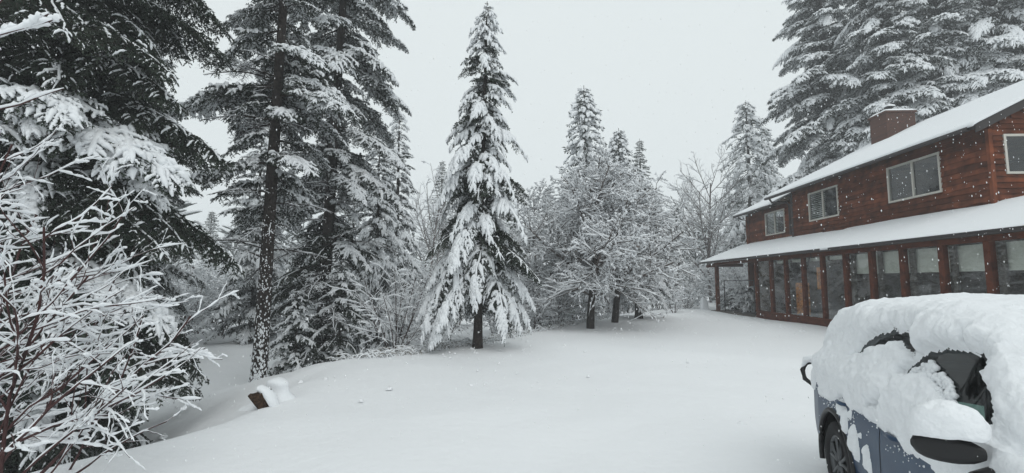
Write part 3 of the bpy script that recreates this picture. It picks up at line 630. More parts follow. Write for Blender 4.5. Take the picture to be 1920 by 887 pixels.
MB().box((-.02, -1.8, 1.72), (.02, 1.8, 1.76)).obj('top_rail', M['black'], gt); MB().box((-.02, -1.8, .08), (.02, 1.8, .12)).obj('bottom_rail', M['black'], gt)
pb = empty('snowy_post', (10.75, 29.9, .05), 'short dark post buried in snow left of the porch', 'post'); MB().tube([(0, 0, -.2), (0, 0, .55)], [.09, .08], 8).obj('post', M['bark'], pb); p_ = pad(0, 0, 0, .22, .2, .75, 6); p_.obj('snow', M['snow'], pb); pb.location.x -= .1

# ------------------------------------------------------------------ snow heaps along the house foot, footprints
# ------------------------------------------------------------------ trees
def camside(keep, lo=-2.3, hi=-.8):
    r = random.Random(5)
    return lambda z, az: not (lo < ((az + PI) % (2 * PI)) - PI < hi) or r.random() < keep
# the pine by the hollow, bare below
X3 = place(494, 12.6)
def dead(z0, z1, n, L0, L1, az=None, st='bare'):
    return lambda rng: [((rng.uniform(z0, z1), rng.uniform(*(az or (-PI, PI))), rng.uniform(L0, L1), rng.normal(.1, .2)), st) for _ in range(n)]
conifer('pine_tree', 'tall pine with a bare snow-plastered trunk rising left of the young firs', X3, 12.6, 19, 2.6, 4.7, 'fir', 100, r=.185, lean=(.018, 0), seed=31, snow_mix=('frost', .4), prof=.55, plan_kw=dict(side=camside(.25), jit=.38, top_up=.2, low_dn=-.2), plaster=1100,
        extra=lambda rng: dead(3.0, 9, 26, .7, 2.0)(rng) + [((7.6, PI - .2, 2.2, .25), 'fir'), ((7.0, PI + .25, 1.9, .1), 'bare'), ((8.2, PI, 2.1, .2), 'bare')])
X4 = place(604, 15.6)
conifer('fir_tree', 'tallest dark fir with broad drooping boughs right of the bare-trunked pine', X4, 15.6, 25, 3.0, 3.7, 'fir', 160, r=.19, lean=(.03, 0), seed=42, snow_mix=('frost', .45), prof=.6, plan_kw=dict(side=camside(.3), jit=.36, top_up=.15, low_dn=-.45, base=.6),
        extra=lambda rng: dead(1.2, 6.5, 46, .9, 2.8)(rng) + dead(1.0, 4.6, 34, .9, 2.1, st='dark')(rng))
conifer('fir_tree', 'dark fir at the far left with the thickest snow pads, behind the bare shrub', place(62, 8.0), 8.0, 17, 3.45, .3, 'dark', 230, r=.2, seed=51, snow_mix=('fir', .08), prof=.42, plan_kw=dict(jit=.22, top_up=.1, low_dn=-.25, base=.72),
        extra=lambda rng: [((z, a, L, p), 'heavy') for z, a, L, p in ((6.4, -1.0, 2.1, .1), (5.6, -.75, 2.0, -.1), (4.6, -1.5, 1.8, 0), (3.2, -1.3, 2.0, 0), (2.2, -.6, 2.0, -.1))])
conifer('fir_tree', 'snowy fir between the dark left fir and the bare-trunked pine', place(235, 16.5), 16.5, 14.5, 3.0, .5, 'fir', 170, seed=61, snow_mix=('dark', .25), prof=.7)
conifer('fir_tree', 'layered snowy fir half hidden behind the bare pine trunk', place(478, 22), 22, 10.6, 2.3, .5, 'fir', 110, seed=63, snow_mix=('heavy', .35), prof=.7)
conifer('young_fir', 'small young fir at the foot of the tallest fir, on its left', place(560, 14.3), 14.3, 2.6, 1.0, .05, 'fir', 46, seed=71, prof=.7)
conifer('young_fir', 'small young fir at the foot of the tallest fir, on its right', place(640, 14.9), 14.9, 3.4, 1.15, .05, 'fir', 55, seed=72, snow_mix=('dark', .3), prof=.7)
conifer('fir_tree', 'droopy snow-draped fir behind the bare twiggy bush', place(705, 19.5), 19.5, 8.6, 1.8, .4, 'heavy', 120, seed=73, snow_mix=('fir', .2), prof=.6)
conifer('fir_tree', 'slender pointed fir right of the tallest fir', place(742, 25), 25, height(742, 205, 25), 2.1, .4, 'fir', 125, seed=74, snow_mix=('heavy', .75), prof=.75)
# the tall young fir standing alone on the lawn's edge
conifer('fir_tree', 'lone pointed fir heaped with drooping snow at the lawn edge', place(896, 13.2), 13.2, height(908, 3, 13.2), 1.95, 1.5, 'heavy', 180, r=.115, lean=(.022, 0), seed=81, snow_mix=('dark', .28), prof=.88, plan_kw=dict(side=lambda z, az: z > 2.6 or abs(((az + PI / 2 + PI) % (2 * PI)) - PI) > .85, jit=.3, top_up=.35, low_dn=-.25),
        extra=lambda rng: dead(1.0, 2.4, 12, .6, 1.3)(rng) + [((rng.uniform(1.5, 2.5), a + rng.normal(0, .12), rng.uniform(1.5, 2.1), rng.uniform(-.35, -.1)), 'heavy') for a in (PI, PI + .5, PI - .5, PI + .9, 0, .4, -.4, -.8, .9, 2.3, 1.6)])
conifer('fir_tree', 'snow-draped fir with the rightmost bare trunk behind the twiggy tree', place(1196, 24), 24, 7.6, 2.2, 1.3, 'heavy', 90, r=.17, seed=82, snow_mix=('fir', .4), prof=.6)
for i, (px, Y, H, R, lb, sd_) in enumerate([(1572, 33, 27, 4.9, 'huge snowy fir behind the house, leftmost of those above the roof', 91), (1690, 30, 25, 4.6, 'huge snowy fir directly behind the brick chimney', 92), (1800, 29, 24, 4.4, 'huge snowy fir behind the middle of the long roof', 93), (1905, 28, 24, 4.6, 'huge snowy fir behind the gable, at the right edge', 94), (1660, 40, 27, 4.6, 'fir rising between and behind the two firs by the chimney', 95)]):
    conifer('fir_tree', lb, place(px, Y), Y, H, R, 6.0 if Y < 40 else 7, 'fir', 175, seed=sd_, snow_mix=('heavy', .16), prof=.5, plan_kw=dict(top_up=.2, low_dn=-.25, jit=.25))
for px, py, Y, key, lb in [(1100, 160, 34, 'narrow_heavy', 'tall pointed fir rising behind the twiggy snow-covered tree'), (1166, 240, 33, 'narrow_heavy', 'fir just right of the tall pointed one, rounder at the top'),
                           (1206, 260, 58, 'narrow', 'faint thin fir tip fading in the snowfall'), (1272, 380, 34, 'layered', 'low fir between the twiggy tree and the bare tree'),
                           (1414, 188, 46, 'layered', 'grey snow-draped fir standing left of the huge firs behind the house'), (1447, 236, 52, 'layered', 'fir tucked close behind the grey snow-draped one'),
                           (826, 300, 48, 'narrow', 'faint slender fir left of the lone heaped fir'), (1028, 350, 30, 'wide', 'fir half hidden between the lone fir and the twiggy tree'),
                           (390, 395, 36, 'wide', 'small fir at the back of the hollow'), (60, 330, 24, 'wide', 'fir showing faintly through the left fir'), (660, 330, 30, 'wide', 'fir filling the gap behind the tallest fir')]:
    far_conifer('fir_tree', lb, place(px, Y), Y, height(px, py, Y), key, wide=1.3 if px in (1414, 1100, 1166) else 1.1)

# the twiggy snow-covered tree and its neighbour
SP_T = [(5.5, .62, .95, .25, .10), (5.5, .50, .9, .05, .13), (8.0, .42, .8, 0, .16), (0, 0, 0, 0, .2)]
def twig_tree(name, label, px, Y, H, trunk, seed, base_r, dens=1.0, puffs=3.2, bias=(0, 0, 0), group=None, nb=15, R=3.0, zb=1.1, snow_r=.022, puff_r=.05, cat='tree', top=None):
    rng = np.random.default_rng(seed); x = place(px, Y); e = empty(name, (x, Y, gz(x, Y)), label, cat, group); n = 14
    z = np.linspace(-.3, H * .8, n); P = np.stack([.12 * np.sin(z * .9 + seed), .1 * np.cos(z * .8 + seed), z], 1); P -= [P[1][0], P[1][1], 0]; P += np.outer(z, [bias[0], 0, 0]) * .1
    Rr = base_r * (1 - np.clip(z / (H * .85), 0, 1)) ** .8 + .012; MB().tube(P, Rr, 9).obj('trunk', M['bark'], e)
    out = []
    for k in range(nb):
        zz = zb + (H * .8 - zb) * (k + rng.random()) / nb; a = k * 2.4 + rng.normal(0, .4); f = (zz - zb) / (H * .8 - zb); L = R * (1 - .55 * f ** 1.5) * rng.uniform(.8, 1.1); p = np.array([np.interp(zz, z, P[:, 0]), np.interp(zz, z, P[:, 1]), zz])
        grow(rng, p, np.array([math.cos(a), math.sin(a), .35 + .9 * f]), L, base_r * .36 * (1 - .5 * f), 1, [SP_T[0], (5.2 * dens, .5, .95, .12, .11), (6.5 * dens, .5, .85, 0, .14), (0, 0, 0, 0, .2)], out)
    w, s = twig_meshes(out, snow_r, 1, 'twig', rng, 3, puffs=puffs, puff_r=puff_r); w.obj('branches', M['leaf_dry'], e); s.obj('snow', M['snow'], e); return e
twig_tree('crab_apple_tree', 'rounded twiggy tree thick with fine snow right of the lone fir', 1106, 18.8, 6.9, 0, 5, .15, R=3.5, nb=25, zb=1.0, puffs=5.5, puff_r=.042, dens=1.15, snow_r=.035)
twig_tree('crab_apple_tree', 'second twiggy snow-filled tree, its bare trunk between two others', 1152, 21.5, 7.0, 0, 6, .15, R=3.4, nb=20, zb=1.4, puffs=5.5, puff_r=.046, snow_r=.037)
twig_tree('crab_apple_tree', 'twiggy snow-filled tree close behind the lone fir', 1010, 21.5, 7.4, 0, 7, .1, R=2.9, nb=19, zb=.4, puffs=5.5, puff_r=.046, snow_r=.037)
# bare deciduous trees in the haze
def bare_tree(label, px, py, Y, seed, br=.12):
    x = place(px, Y); H = height(px, py, Y)
    return shrub('bare_tree', label, 'tree', x, Y, 1, [(1.5, .58, .65, .5, .05), (1.9, .5, .7, .35, .08), (3.0, .42, .7, .15, .10), (3.4, .4, .7, 0, .12)], br, .05, seed, 'twig_frost', L=H * .74, spread=.12, sides=3, snow_lev=0, ss=3)
bare_tree('bare spreading tree dusted with snow left of the house', 1330, 285, 40, 3)
bare_tree('misty bare tree between the slender fir and the lone fir', 800, 330, 36, 4, .1)
bare_tree('misty bare tree behind the bare spreading one', 1290, 330, 55, 5, .12)
bare_tree('misty bare tree at the back of the hollow', 420, 470, 32, 6, .08)
# bushes
BS = [(3.4, .55, .8, .1, .10), (5.0, .5, .8, -.1, .13), (6, .4, .8, 0, .14)]
shrub('bare_bush', 'leafless twiggy bush outlined in snow left of the lone fir', 'bush', place(742, 13.6), 13.6, 9, [(2.6, .55, .75, .2, .09), (4.0, .5, .8, .05, .12), (5, .4, .8, 0, .14)], .016, .022, 12, L=2.3, spread=.6, group=None)
shrub('bare_bush', 'low rounded snowy bush at the left end of the house', 'bush', place(1288, 31), 31, 9, BS, .02, .05, 13, L=1.7, spread=.9, puffs=3, puff_r=.07)
shrub('bare_bush', 'small snowy bush at the lawn edge below the misty trees', 'bush', place(1262, 28), 28, 6, BS, .02, .04, 14, L=1.2, spread=.8, puffs=2, puff_r=.06)
protos = []
for k in range(3):
    e = shrub('thicket', 'x', 'bush', 0, 0, 9, [(2.6, .55, .8, .1, .09), (3.6, .5, .8, -.05, .12), (4.4, .42, .8, 0, .14)], .02, .034, 20 + k, L=3.2, spread=.55, puffs=2.4, puff_r=.07, z0=0); protos.append(e)
def kids(o): return [c for c in bpy.data.objects if c.parent is o]
spots = [(345, 21, 1.0), (375, 25, 1.1), (420, 24, 1.0), (455, 28, 1.1), (400, 31, 1.2), (345, 30, 1.3), (300, 22, 1.0), (520, 27, 1.2), (575, 25, 1.1), (630, 24, 1.0), (665, 22, .95), (690, 28, 1.2), (785, 25, .9), (800, 31, 1.1), (765, 21, .75),
         (840, 23, .8), (860, 29, 1.0), (925, 26, .9), (950, 21, .75), (985, 24, .9), (1000, 19, .6), (1045, 23, .8), (1075, 29, 1.0), (1235, 32, .8), (1270, 38, 1.0), (1300, 43, 1.2), (1345, 40, 1.1), (1375, 45, 1.4), (1400, 38, 1.0), (1225, 45, 1.3), (1130, 33, 1.1), (815, 19, .5), (240, 27, 1.2), (160, 24, 1.2), (60, 20, 1.0)]
used = set(); named = {}; kidl = {p.name: kids(p) for p in protos}
order = sorted(range(len(spots)), key=lambda i: spots[i][0])
import bisect
NEAR = [(-500, 'at the far left behind the dark fir'), (200, 'behind the left fir'), (320, 'at the left side of the hollow'), (395, 'at the back of the hollow'), (440, 'just left of the bare-trunked pine'), (500, 'between the pine trunk and the tallest fir'), (600, 'right of the tallest fir trunk'), (650, 'behind the young firs'), (750, 'behind the leafless bush'), (820, 'left of the lone fir trunk'), (905, 'right of the lone fir trunk'), (1020, 'under the twiggy tree'), (1110, 'behind the bare trunks on the right'), (1215, 'beyond the lawn edge, right of the twiggy tree'), (1285, 'left of the bare spreading tree'), (1335, 'left of the porch post'), (1360, 'seen through the porch')]
for i, (px, Y, sc) in enumerate(spots):
    p = protos[i % 3]; first = p.name not in used; o = p if first else p.copy()
    if not first:
        COL.objects.link(o)
        for c in kidl[p.name]:
            d = c.copy(); COL.objects.link(d); d.parent = o
    used.add(p.name); x = place(px, Y); o.location = (x, Y, gz(x, Y) - .05); o.rotation_euler.z = i * 1.7; o.scale = (sc, sc, sc * (.9 + .2 * ((i * 7) % 5) / 5))
    w = NEAR[bisect.bisect([n[0] for n in NEAR], px) - 1][1]; o['group'] = 'snow-covered thickets behind the trees'; named.setdefault(w, []).append((px, o))
for w, lst in named.items():
    lst.sort(key=lambda t: t[0]); k = len(lst)
    for i, (px, o) in enumerate(lst):
        o['label'] = ('tangled snow-covered thicket ' if k == 1 else ['leftmost', 'rightmost'][i] + ' of the two tangled snowy thickets ' if k == 2 else (['leftmost', 'middle', 'rightmost'][i] if k == 3 else ['leftmost', 'second from left', 'third from left', 'fourth from left', 'fifth from left'][i]) + ' of the tangled snowy thickets ') + w
# far woods fading in the snowfall
def far_woods():
    rng = np.random.default_rng(77); w = MB(); s = MB(); 
    for k in range(96):
        a = math.radians(-62 + 118 * (k + rng.random()) / 96); D = rng.uniform(52, 92); x, y = D * math.sin(a), D * math.cos(a)
        if 12 < x < 26 and y < 34: continue
        z0 = gz(x, y); H = rng.uniform(6.5, 11.5) * (1 if k % 3 else 1.25); n = 95
        # conifer-like or bushy crowns from short drooping strokes
        con = rng.random() < .45; t = rng.random(n); zz = z0 + H * (.06 + .94 * t); az = rng.uniform(0, 2 * PI, n); R = (H * .17 * (1 - t) + .15) if con else H * .30 * np.sqrt(np.clip(t * (1.15 - t) * 3, .05, 1))
        L = R * rng.uniform(.6, 1.1, n); q = np.linspace(.15, 1, 4)[None, :, None]; d = np.stack([np.cos(az), np.sin(az), np.full(n, -.1 if con else .5)], 1)
        P = np.array([x, y, 0])[None, None] + d[:, None] * q * L[:, None, None]; P[..., 2] += zz[:, None] - (.5 if con else .1) * L[:, None] * q[..., 0] ** 2
        V, F = tubes(P, np.repeat(np.array([[.08, .2, .22, .05]]), n, 0) * (1.1 if con else .55), 3); w.add(V, F, 0)
        m = rng.random(n) < .75; Q = P[m].copy(); Q[..., 2] += .16; V, F = tubes(Q, np.repeat(np.array([[.05, .17, .19, .04]]), m.sum(), 0) * (1 if con else .6), 4); w.add(V, F, 1, True)
        w.tube([(x, y, z0 - .3), (x, y, z0 + H)], [.16, .03], 4, 0, True, False)
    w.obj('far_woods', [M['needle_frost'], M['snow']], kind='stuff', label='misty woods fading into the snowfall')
far_woods()
# dead grass and twigs poking from the snow along the lawn edge
def fringe():
    rng = np.random.default_rng(78); n = 3800; seg = rng.integers(5, len(EDGE) - 3, n); t = rng.random(n)
    seg = np.where(rng.random(n) < .75, rng.integers(7, 11, n), seg); seg = np.maximum(seg, 7); a = EDGE[seg]; b = EDGE[seg + 1]; p = a + (b - a) * t[:, None]; nr = np.stack([-(b - a)[:, 1], (b - a)[:, 0]], 1); nr /= np.linalg.norm(nr, axis=1, keepdims=True)
    p = p + nr * (.35 + rng.gamma(2.0, .8, n))[:, None]; az = rng.uniform(0, 2 * PI, n); L = rng.uniform(.15, .6, n); q = np.linspace(0, 1, 5)[None, :, None]; d = np.stack([np.cos(az) * .6, np.sin(az) * .6, np.full(n, .9)], 1)
    P = np.stack([p[:, 0], p[:, 1], ground(p[:, 0], p[:, 1]) - .03], 1)[:, None] + d[:, None] * q * L[:, None, None]; P[..., 2] -= (L[:, None] * rng.uniform(.5, 1.1, n)[:, None]) * q[..., 0] ** 2
    w = MB(); V, F = tubes(P, np.full((n, 5), .006), 3); w.add(V, F, 0, True); m = rng.random(n) < .8; Q = P[m].copy(); Q[..., 2] += .014; V, F = tubes(Q, np.full((m.sum(), 5), .017) * rng.uniform(.5, 1.4, (m.sum(), 5)), 4); w.add(V, F, 1, True)
    w.obj('undergrowth', [M['grass_dry'], M['snow']], kind='stuff', label='snow-bent grass and brambles along the lawn edge')
fringe()
# the leafless shrub in front
NS = [(5.0, .50, .85, .05, .09, (.45, -.05, .08)), (5.4, .42, .75, .0, .15, (.25, 0, .0)), (5.2, .40, .8, 0, .18)]
def P4(px, py, Y): return onY(px, py, Y)
sx, sy = -4.95, 3.75; sz = gz(sx, sy)
st = []
rr = np.random.default_rng(99)
for px0, py0, px1, py1, Y0, Y1, r0 in [(0, 900, 166, 430, 4.0, 4.1, .020), (-60, 900, 60, 380, 4.1, 4.3, .018), (-120, 880, 10, 330, 3.8, 4.0, .016), (60, 905, 300, 560, 4.3, 4.6, .016), (120, 900, 330, 600, 4.7, 5.0, .014), (-160, 800, 220, 560, 4.0, 4.4, .016), (-90, 760, 120, 330, 4.5, 4.7, .014), (-40, 905, 200, 640, 3.6, 3.8, .014), (30, 900, 260, 700, 4.0, 4.1, .012), (-180, 700, -20, 250, 4.2, 4.2, .016), (-20, 900, 230, 520, 4.8, 5.2, .014), (140, 890, 290, 760, 4.4, 4.5, .010), (-30, 905, 90, 600, 4.2, 4.3, .013), (-120, 900, 60, 560, 4.6, 4.8, .014), (80, 905, 200, 740, 4.1, 4.2, .010), (-200, 560, 60, 300, 4.1, 4.5, .014), (-200, 640, 180, 440, 4.6, 5.0, .014), (-20, 860, 340, 640, 4.2, 4.5, .013)]:
    a = P4(px0, py0, Y0); b = P4(px1, py1, Y1); st.append((a - [sx, sy, sz], (b - a), float(np.linalg.norm(b - a)), r0))
shrub('leafless_shrub', 'large leafless shrub with every twig lined in snow, nearest at the left', 'shrub', sx, sy, len(st), NS, 0, .0125, 101, 'twig_red', split=True, dirs=st, part='stem')
sx, sy = -4.6, 3.2; sz = gz(sx, sy); st = []
for px0, py0, px1, py1, Y0, Y1, r0 in [(-160, 150, 95, 20, 3.3, 3.4, .012), (-160, 110, 105, 62, 3.2, 3.3, .010), (-160, 20, 70, -10, 3.2, 3.4, .010)]:
    a = P4(px0, py0, Y0); b = P4(px1, py1, Y1); st.append((a - [sx, sy, sz], (b - a), float(np.linalg.norm(b - a)), r0))
top = P4(-160, -20, 3.3) - [sx, sy, sz]; st.append((np.array([0, 0, -.1]), top, float(np.linalg.norm(top)) * 1.05, .035))
shrub('leafless_shrub', 'snowy twig ends reaching in at the top left corner', 'shrub', sx, sy, len(st), [(3.5, .30, .5, .05, .03, (.3, 0, .1)), (3.0, .3, .6, 0, .08)], 0, .022, 103, 'twig_red', split=True, dirs=st)
# evergreen bushes seen through the porch
def bush(label, x, y, H, R, n, seed, style='heavy'):
    rng = np.random.default_rng(seed); e = empty('evergreen_bush', (x, y, gz(x, y)), label, 'bush')
    for k in range(n):
        z = rng.uniform(.05, H * .75); L = R * rng.uniform(.7, 1.1) * (1 - .3 * z / H); (a, b), sc = lib(style, L, rng); o = link(bpy.data.objects.new('bough', a), e); o.location = (0, 0, z); o.rotation_euler = (0, -rng.uniform(.1, .9), k * 2.4); o.scale = (sc,) * 3
        if b: link(bpy.data.objects.new('snow', b), o)
bush('larger snow-weighted evergreen bush seen through the porch', 12.2, 27.4, 1.9, 1.1, 40, 1); bush('smaller snow-weighted evergreen bush beside the porch post', 12.2, 29.9, 1.6, .9, 30, 2)

# ------------------------------------------------------------------ the stump
def stump():

    c = onY(497, 778, 7.2); x, y = c[0], c[1]; zg = gz(x, y); e = empty('tree_stump', (x, y, zg), 'broken dark stump leaning out of the snow with a white cap', 'stump'); e.scale = (.62, .62, .68); e.location.z -= .04; rng = np.random.default_rng(3)
    n, k = 7, 18; th = np.linspace(0, 2 * PI, k, endpoint=False); ax = np.array([-.30, -.12, .50]); base = np.array([.16, .10, -.22]); V = []
    for i in range(n):
        t = i / (n - 1); c_ = base + ax * t * 1.12; r = .11 + .10 * t; rr = r * (1 + .18 * np.sin(3 * th + 1) + .1 * np.sin(5 * th) + rng.normal(0, .04, k)); V.append(np.stack([c_[0] + rr * np.cos(th) * 1.0, c_[1] + rr * np.sin(th), c_[2] + rr * np.cos(th) * .62 - .1 * t * np.cos(th)], 1))
    V = np.array(V); mb = MB(); F = []
    for i in range(n - 1):
        for j in range(k): F.append((i * k + j, i * k + (j + 1) % k, (i + 1) * k + (j + 1) % k, (i + 1) * k + j))
    mb.add(V.reshape(-1, 3), F, 0, True); top = V[-1]; mb.add(np.vstack([top, top.mean(0) + [0, 0, -.02]]), [(j, (j + 1) % k, k) for j in range(k)]); mb.obj('stump', M['stump_cut'], e)
    # cap lying over the upper right side
    P = np.array([(-.20, -.06, .42), (-.12, -.02, .43), (0, .0, .36), (.12, .0, .24), (.22, -.02, .10), (.3, -.02, -.04)]); V, F = tubes(P[None], np.array([[.09, .13, .15, .16, .15, .05]]), 14, .62); V += vnoise(V, 6, 3)[:, None] * .012; MB().add(V, F, 0, True).obj('snow', M['snow'], e)
    c = onY(519, 752, 7.6); x, y = c[0], c[1]; e2 = empty('tree_stump', (x, y, gz(x, y)), 'stump wholly buried under a rounded snow cap behind the dark one', 'stump'); e2.scale = (.66, .66, .7); m = MB(); m.tube([(0, 0, -.3), (0, 0, .28)], [.2, .15], 10); m.obj('stump', M['stump_cut'], e2)
    a = np.linspace(0, 2 * PI, 26, endpoint=False); prof = [(.75, -.12), (.5, -.02), (.36, .06), (.27, .16), (.235, .27), (.25, .33), (.25, .39), (.21, .45), (.12, .475), (.001, .48)]
    V = np.array([[(r * math.cos(t) * 1.05, r * math.sin(t) * .9, z) for t in a] for r, z in prof]); V += (vnoise(V, 3.5, 5) * .03)[..., None]; F = [(i * 26 + j, i * 26 + (j + 1) % 26, (i + 1) * 26 + (j + 1) % 26, (i + 1) * 26 + j) for i in range(len(prof) - 1) for j in range(26)]
    MB().add(V.reshape(-1, 3), F, 0, True).obj('snow', M['snow'], e2)
stump()

# lumps of snow fallen from boughs and kicked up by the house
def lumps():
    rng = np.random.default_rng(66); pts = []
    for cx, cy, sx, sy, k in ((9.6, 18.5, 1.0, 4.0, 150), (10.2, 25.5, .7, 2.2, 60), (-.8, 12.8, 1.1, .8, 40), (3.4, 18.6, 2.0, 1.2, 60), (-5.5, 11.0, 1.5, 2.0, 40), (1, 9, 5, 4, 35), (4.0, 5, 1.0, 1.2, 25)): pts.append(np.stack([rng.normal(cx, sx, k), rng.normal(cy, sy, k)], 1))
    p = np.vstack(pts); p = p[(p[:, 0] < 10.85) & (p[:, 1] > 2.2)]; n = len(p); s = rng.gamma(2.0, .008, n) + .009
    th = np.linspace(0, 2 * PI, 7, endpoint=False); unit = np.array([[math.cos(t) * r, math.sin(t) * r, z] for r, z in ((1.25, -.35), (1, .2), (.6, .6)) for t in th] + [(0, 0, .72)]); c = np.stack([p[:, 0], p[:, 1], ground(p[:, 0], p[:, 1])], 1)
    V = c[:, None] + unit[None] * s[:, None, None] * rng.uniform(.75, 1.25, (n, 22, 1)); of = np.arange(n)[:, None, None] * 22
    Q_ = [(r * 7 + j, r * 7 + (j + 1) % 7, (r + 1) * 7 + (j + 1) % 7, (r + 1) * 7 + j) for r in (0, 1) for j in range(7)]; T_ = [(14 + j, 14 + (j + 1) % 7, 21) for j in range(7)]
    mb = MB(); mb.add(V.reshape(-1, 3), (of + np.array(Q_)[None]).reshape(-1, 4), 0, True); mb.Q.append(((of + np.array(T_)[None]).reshape(-1, 3), 0, True)); mb.obj('fallen_snow', M['snow_ground'], kind='stuff', label='small lumps of fallen snow on the lawn')
lumps()
# ------------------------------------------------------------------ the car
def build_car():
    th = math.radians(15); fw = (-math.sin(th), -math.cos(th)); rz = math.atan2(fw[1], fw[0]); org = (3.656, 4.89, -.02)
    car = empty('parked_car', org, 'blue hatchback parked in the right foreground, buried in snow except its lower side', 'car', rz=rz)
    Lc = 4.15
    kx = lambda x, a: np.interp(x, [p[0] for p in a], [p[1] for p in a])
    top = lambda x: kx(x, [(-.03, .72), (.0, .92), (.08, 1.05), (.3, 1.36), (.5, 1.52), (.8, 1.585), (1.4, 1.60), (2.2, 1.60), (2.5, 1.55), (3.15, 1.13), (3.3, 1.08), (3.9, .98), (4.08, .85), (4.15, .6)])
    wid = lambda x: kx(x, [(-.03, .60), (0, .68), (.1, .79), (.25, .87), (.5, .905), (1.2, .915), (3.2, .91), (3.8, .87), (4.05, .76), (4.15, .62)])
    def section(x):
        t = top(x); w = wid(x); gf = np.clip((t - 1.08) / .4, 0, 1); belt = min(1.04, t - .05); zt = max(t - .11, belt + .01); wt = w * (.90 * (1 - gf)) + .67 * gf * (w / .91)
        K = [(-w * .93, .24), (-w * .985, .36), (-w, .55), (-w * .995, .80), (-w * .955, belt), (-wt, zt), (-wt * .86, t - .03), (-wt * .5, t - .005), (0, t)]
        K += [(-a, z) for a, z in K[::-1][1:]]; return np.array(K)
    # v: dense on the visible side
    seg = [4, 8, 16, 20, 46, 12, 12, 14, 10, 8, 6, 10, 8, 6, 4, 3]
    vt = np.concatenate([[i + j / s for j in range(s)] for i, s in enumerate(seg)] + [[16.0]])
    xs = np.unique(np.round(np.concatenate([np.arange(-.03, 2.95, .0095), np.arange(2.95, Lc, .03), [Lc], [1.824, 1.836, .992, 1.004, 2.992, 3.004]]), 4))
    G = np.zeros((len(xs), len(vt), 3))
    for i, x in enumerate(xs):
        K = section(x); G[i, :, 0] = x; G[i, :, 1] = np.interp(vt, range(17), K[:, 0]); G[i, :, 2] = np.interp(vt, range(17), K[:, 1])
    for _ in range(9):
        G[:, 1:-1, 1:] = .5 * G[:, 1:-1, 1:] + .25 * (G[:, :-2, 1:] + G[:, 2:, 1:])
    du = np.gradient(G, xs, axis=0); dv = np.gradient(G, vt, axis=1); N = np.cross(dv, du); N /= np.linalg.norm(N, axis=2, keepdims=True) + 1e-9
    if N[len(xs) // 2, np.searchsorted(vt, 8), 2] < 0: N = -N
    n, m = G.shape[:2]; F = grid_faces(n, m); C = (G[:-1, :-1] + G[1:, 1:]) / 2; cx, cy, cz = C[..., 0].ravel(), C[..., 1].ravel(), C[..., 2].ravel(); vc = np.repeat((vt[:-1] + vt[1:])[None] / 2, n - 1, 0).ravel()
    arch = np.zeros(len(F), bool)
    for xa in (.93, 3.38): arch |= (np.hypot(cx - xa, cz - .33) < .405) & (np.abs(cy) > .5)
    side = (vc > 4) & (vc < 5) | (vc > 11) & (vc < 12)
    wr = side & (cx > 1.02) & (cx < 1.84) & (cz > 1.07) & (cz < 1.50) & ((cx - 1.02) * 1.3 + 1.12 > cz - .12)
    wf = side & (cx > 1.93) & (cx < 2.95) & (cz > 1.07) & (cz < 1.50) & (cz < 1.16 + (2.95 - cx) * .72)
    ws = (vc > 5.9) & (vc < 10.1) & (cx > 2.52) & (cx < 3.12); wb = (vc > 5.9) & (vc < 10.1) & (cx < .46) & (cx > .1)
    gap = ((np.abs(cx - 1.83) < .006) | (np.abs(cx - .998) < .006) & (cz > .72) | (np.abs(cx - 2.998) < .006)) & ((vc < 4) | (vc > 12)) & (cz > .3)
    glass = wr | wf | ws | wb; V = G.reshape(-1, 3)
    def part(name, mask, m_, off=0.0, parent=None, **p):
        if not mask.any(): return None
        P = (G + N * off).reshape(-1, 3); f = F[mask]; u, inv = np.unique(f, return_inverse=True)
        return MB().add(P[u], inv.reshape(-1, 4), 0, True).obj(name, M[m_], parent or car, **p)
    rd = (vc < 4) & (cx > 1.004) & (cx < 1.824) & ~arch & (cz > .3); fd = (vc < 4) & (cx > 1.836) & (cx < 2.99) & (cz > .3); frame = (vc > 4) & (vc < 6.3) & ~glass & (cx > .98) & (cx < 3.05) & (cy < 0)
    part('body', ~glass & ~arch & ~gap & ~rd & ~fd & ~frame, 'paint'); d1 = part('rear_door', rd, 'paint', .002); d2 = part('front_door', fd, 'paint', .002); part('window_frame', frame, 'black', .001)
    part('side_window', wr & (cy < 0), 'glass_car', -.006, label='rear side window showing as a dark sliver under the snow'); part('side_window', wf & (cy < 0), 'glass_car', -.006, label='dark green front side window half clear of snow'); part('side_window', wr & (cy > 0), 'glass_car', -.006); part('side_window', wf & (cy > 0), 'glass_car', -.006)
    part('windscreen', ws, 'glass_car', -.004); part('rear_window', wb, 'glass_car', -.004)
    part('lining', (cz < 1.0) & ~arch | gap, 'black', -.03); part('headliner', ~glass & (cz > 1.0), 'car_lining', -.03)
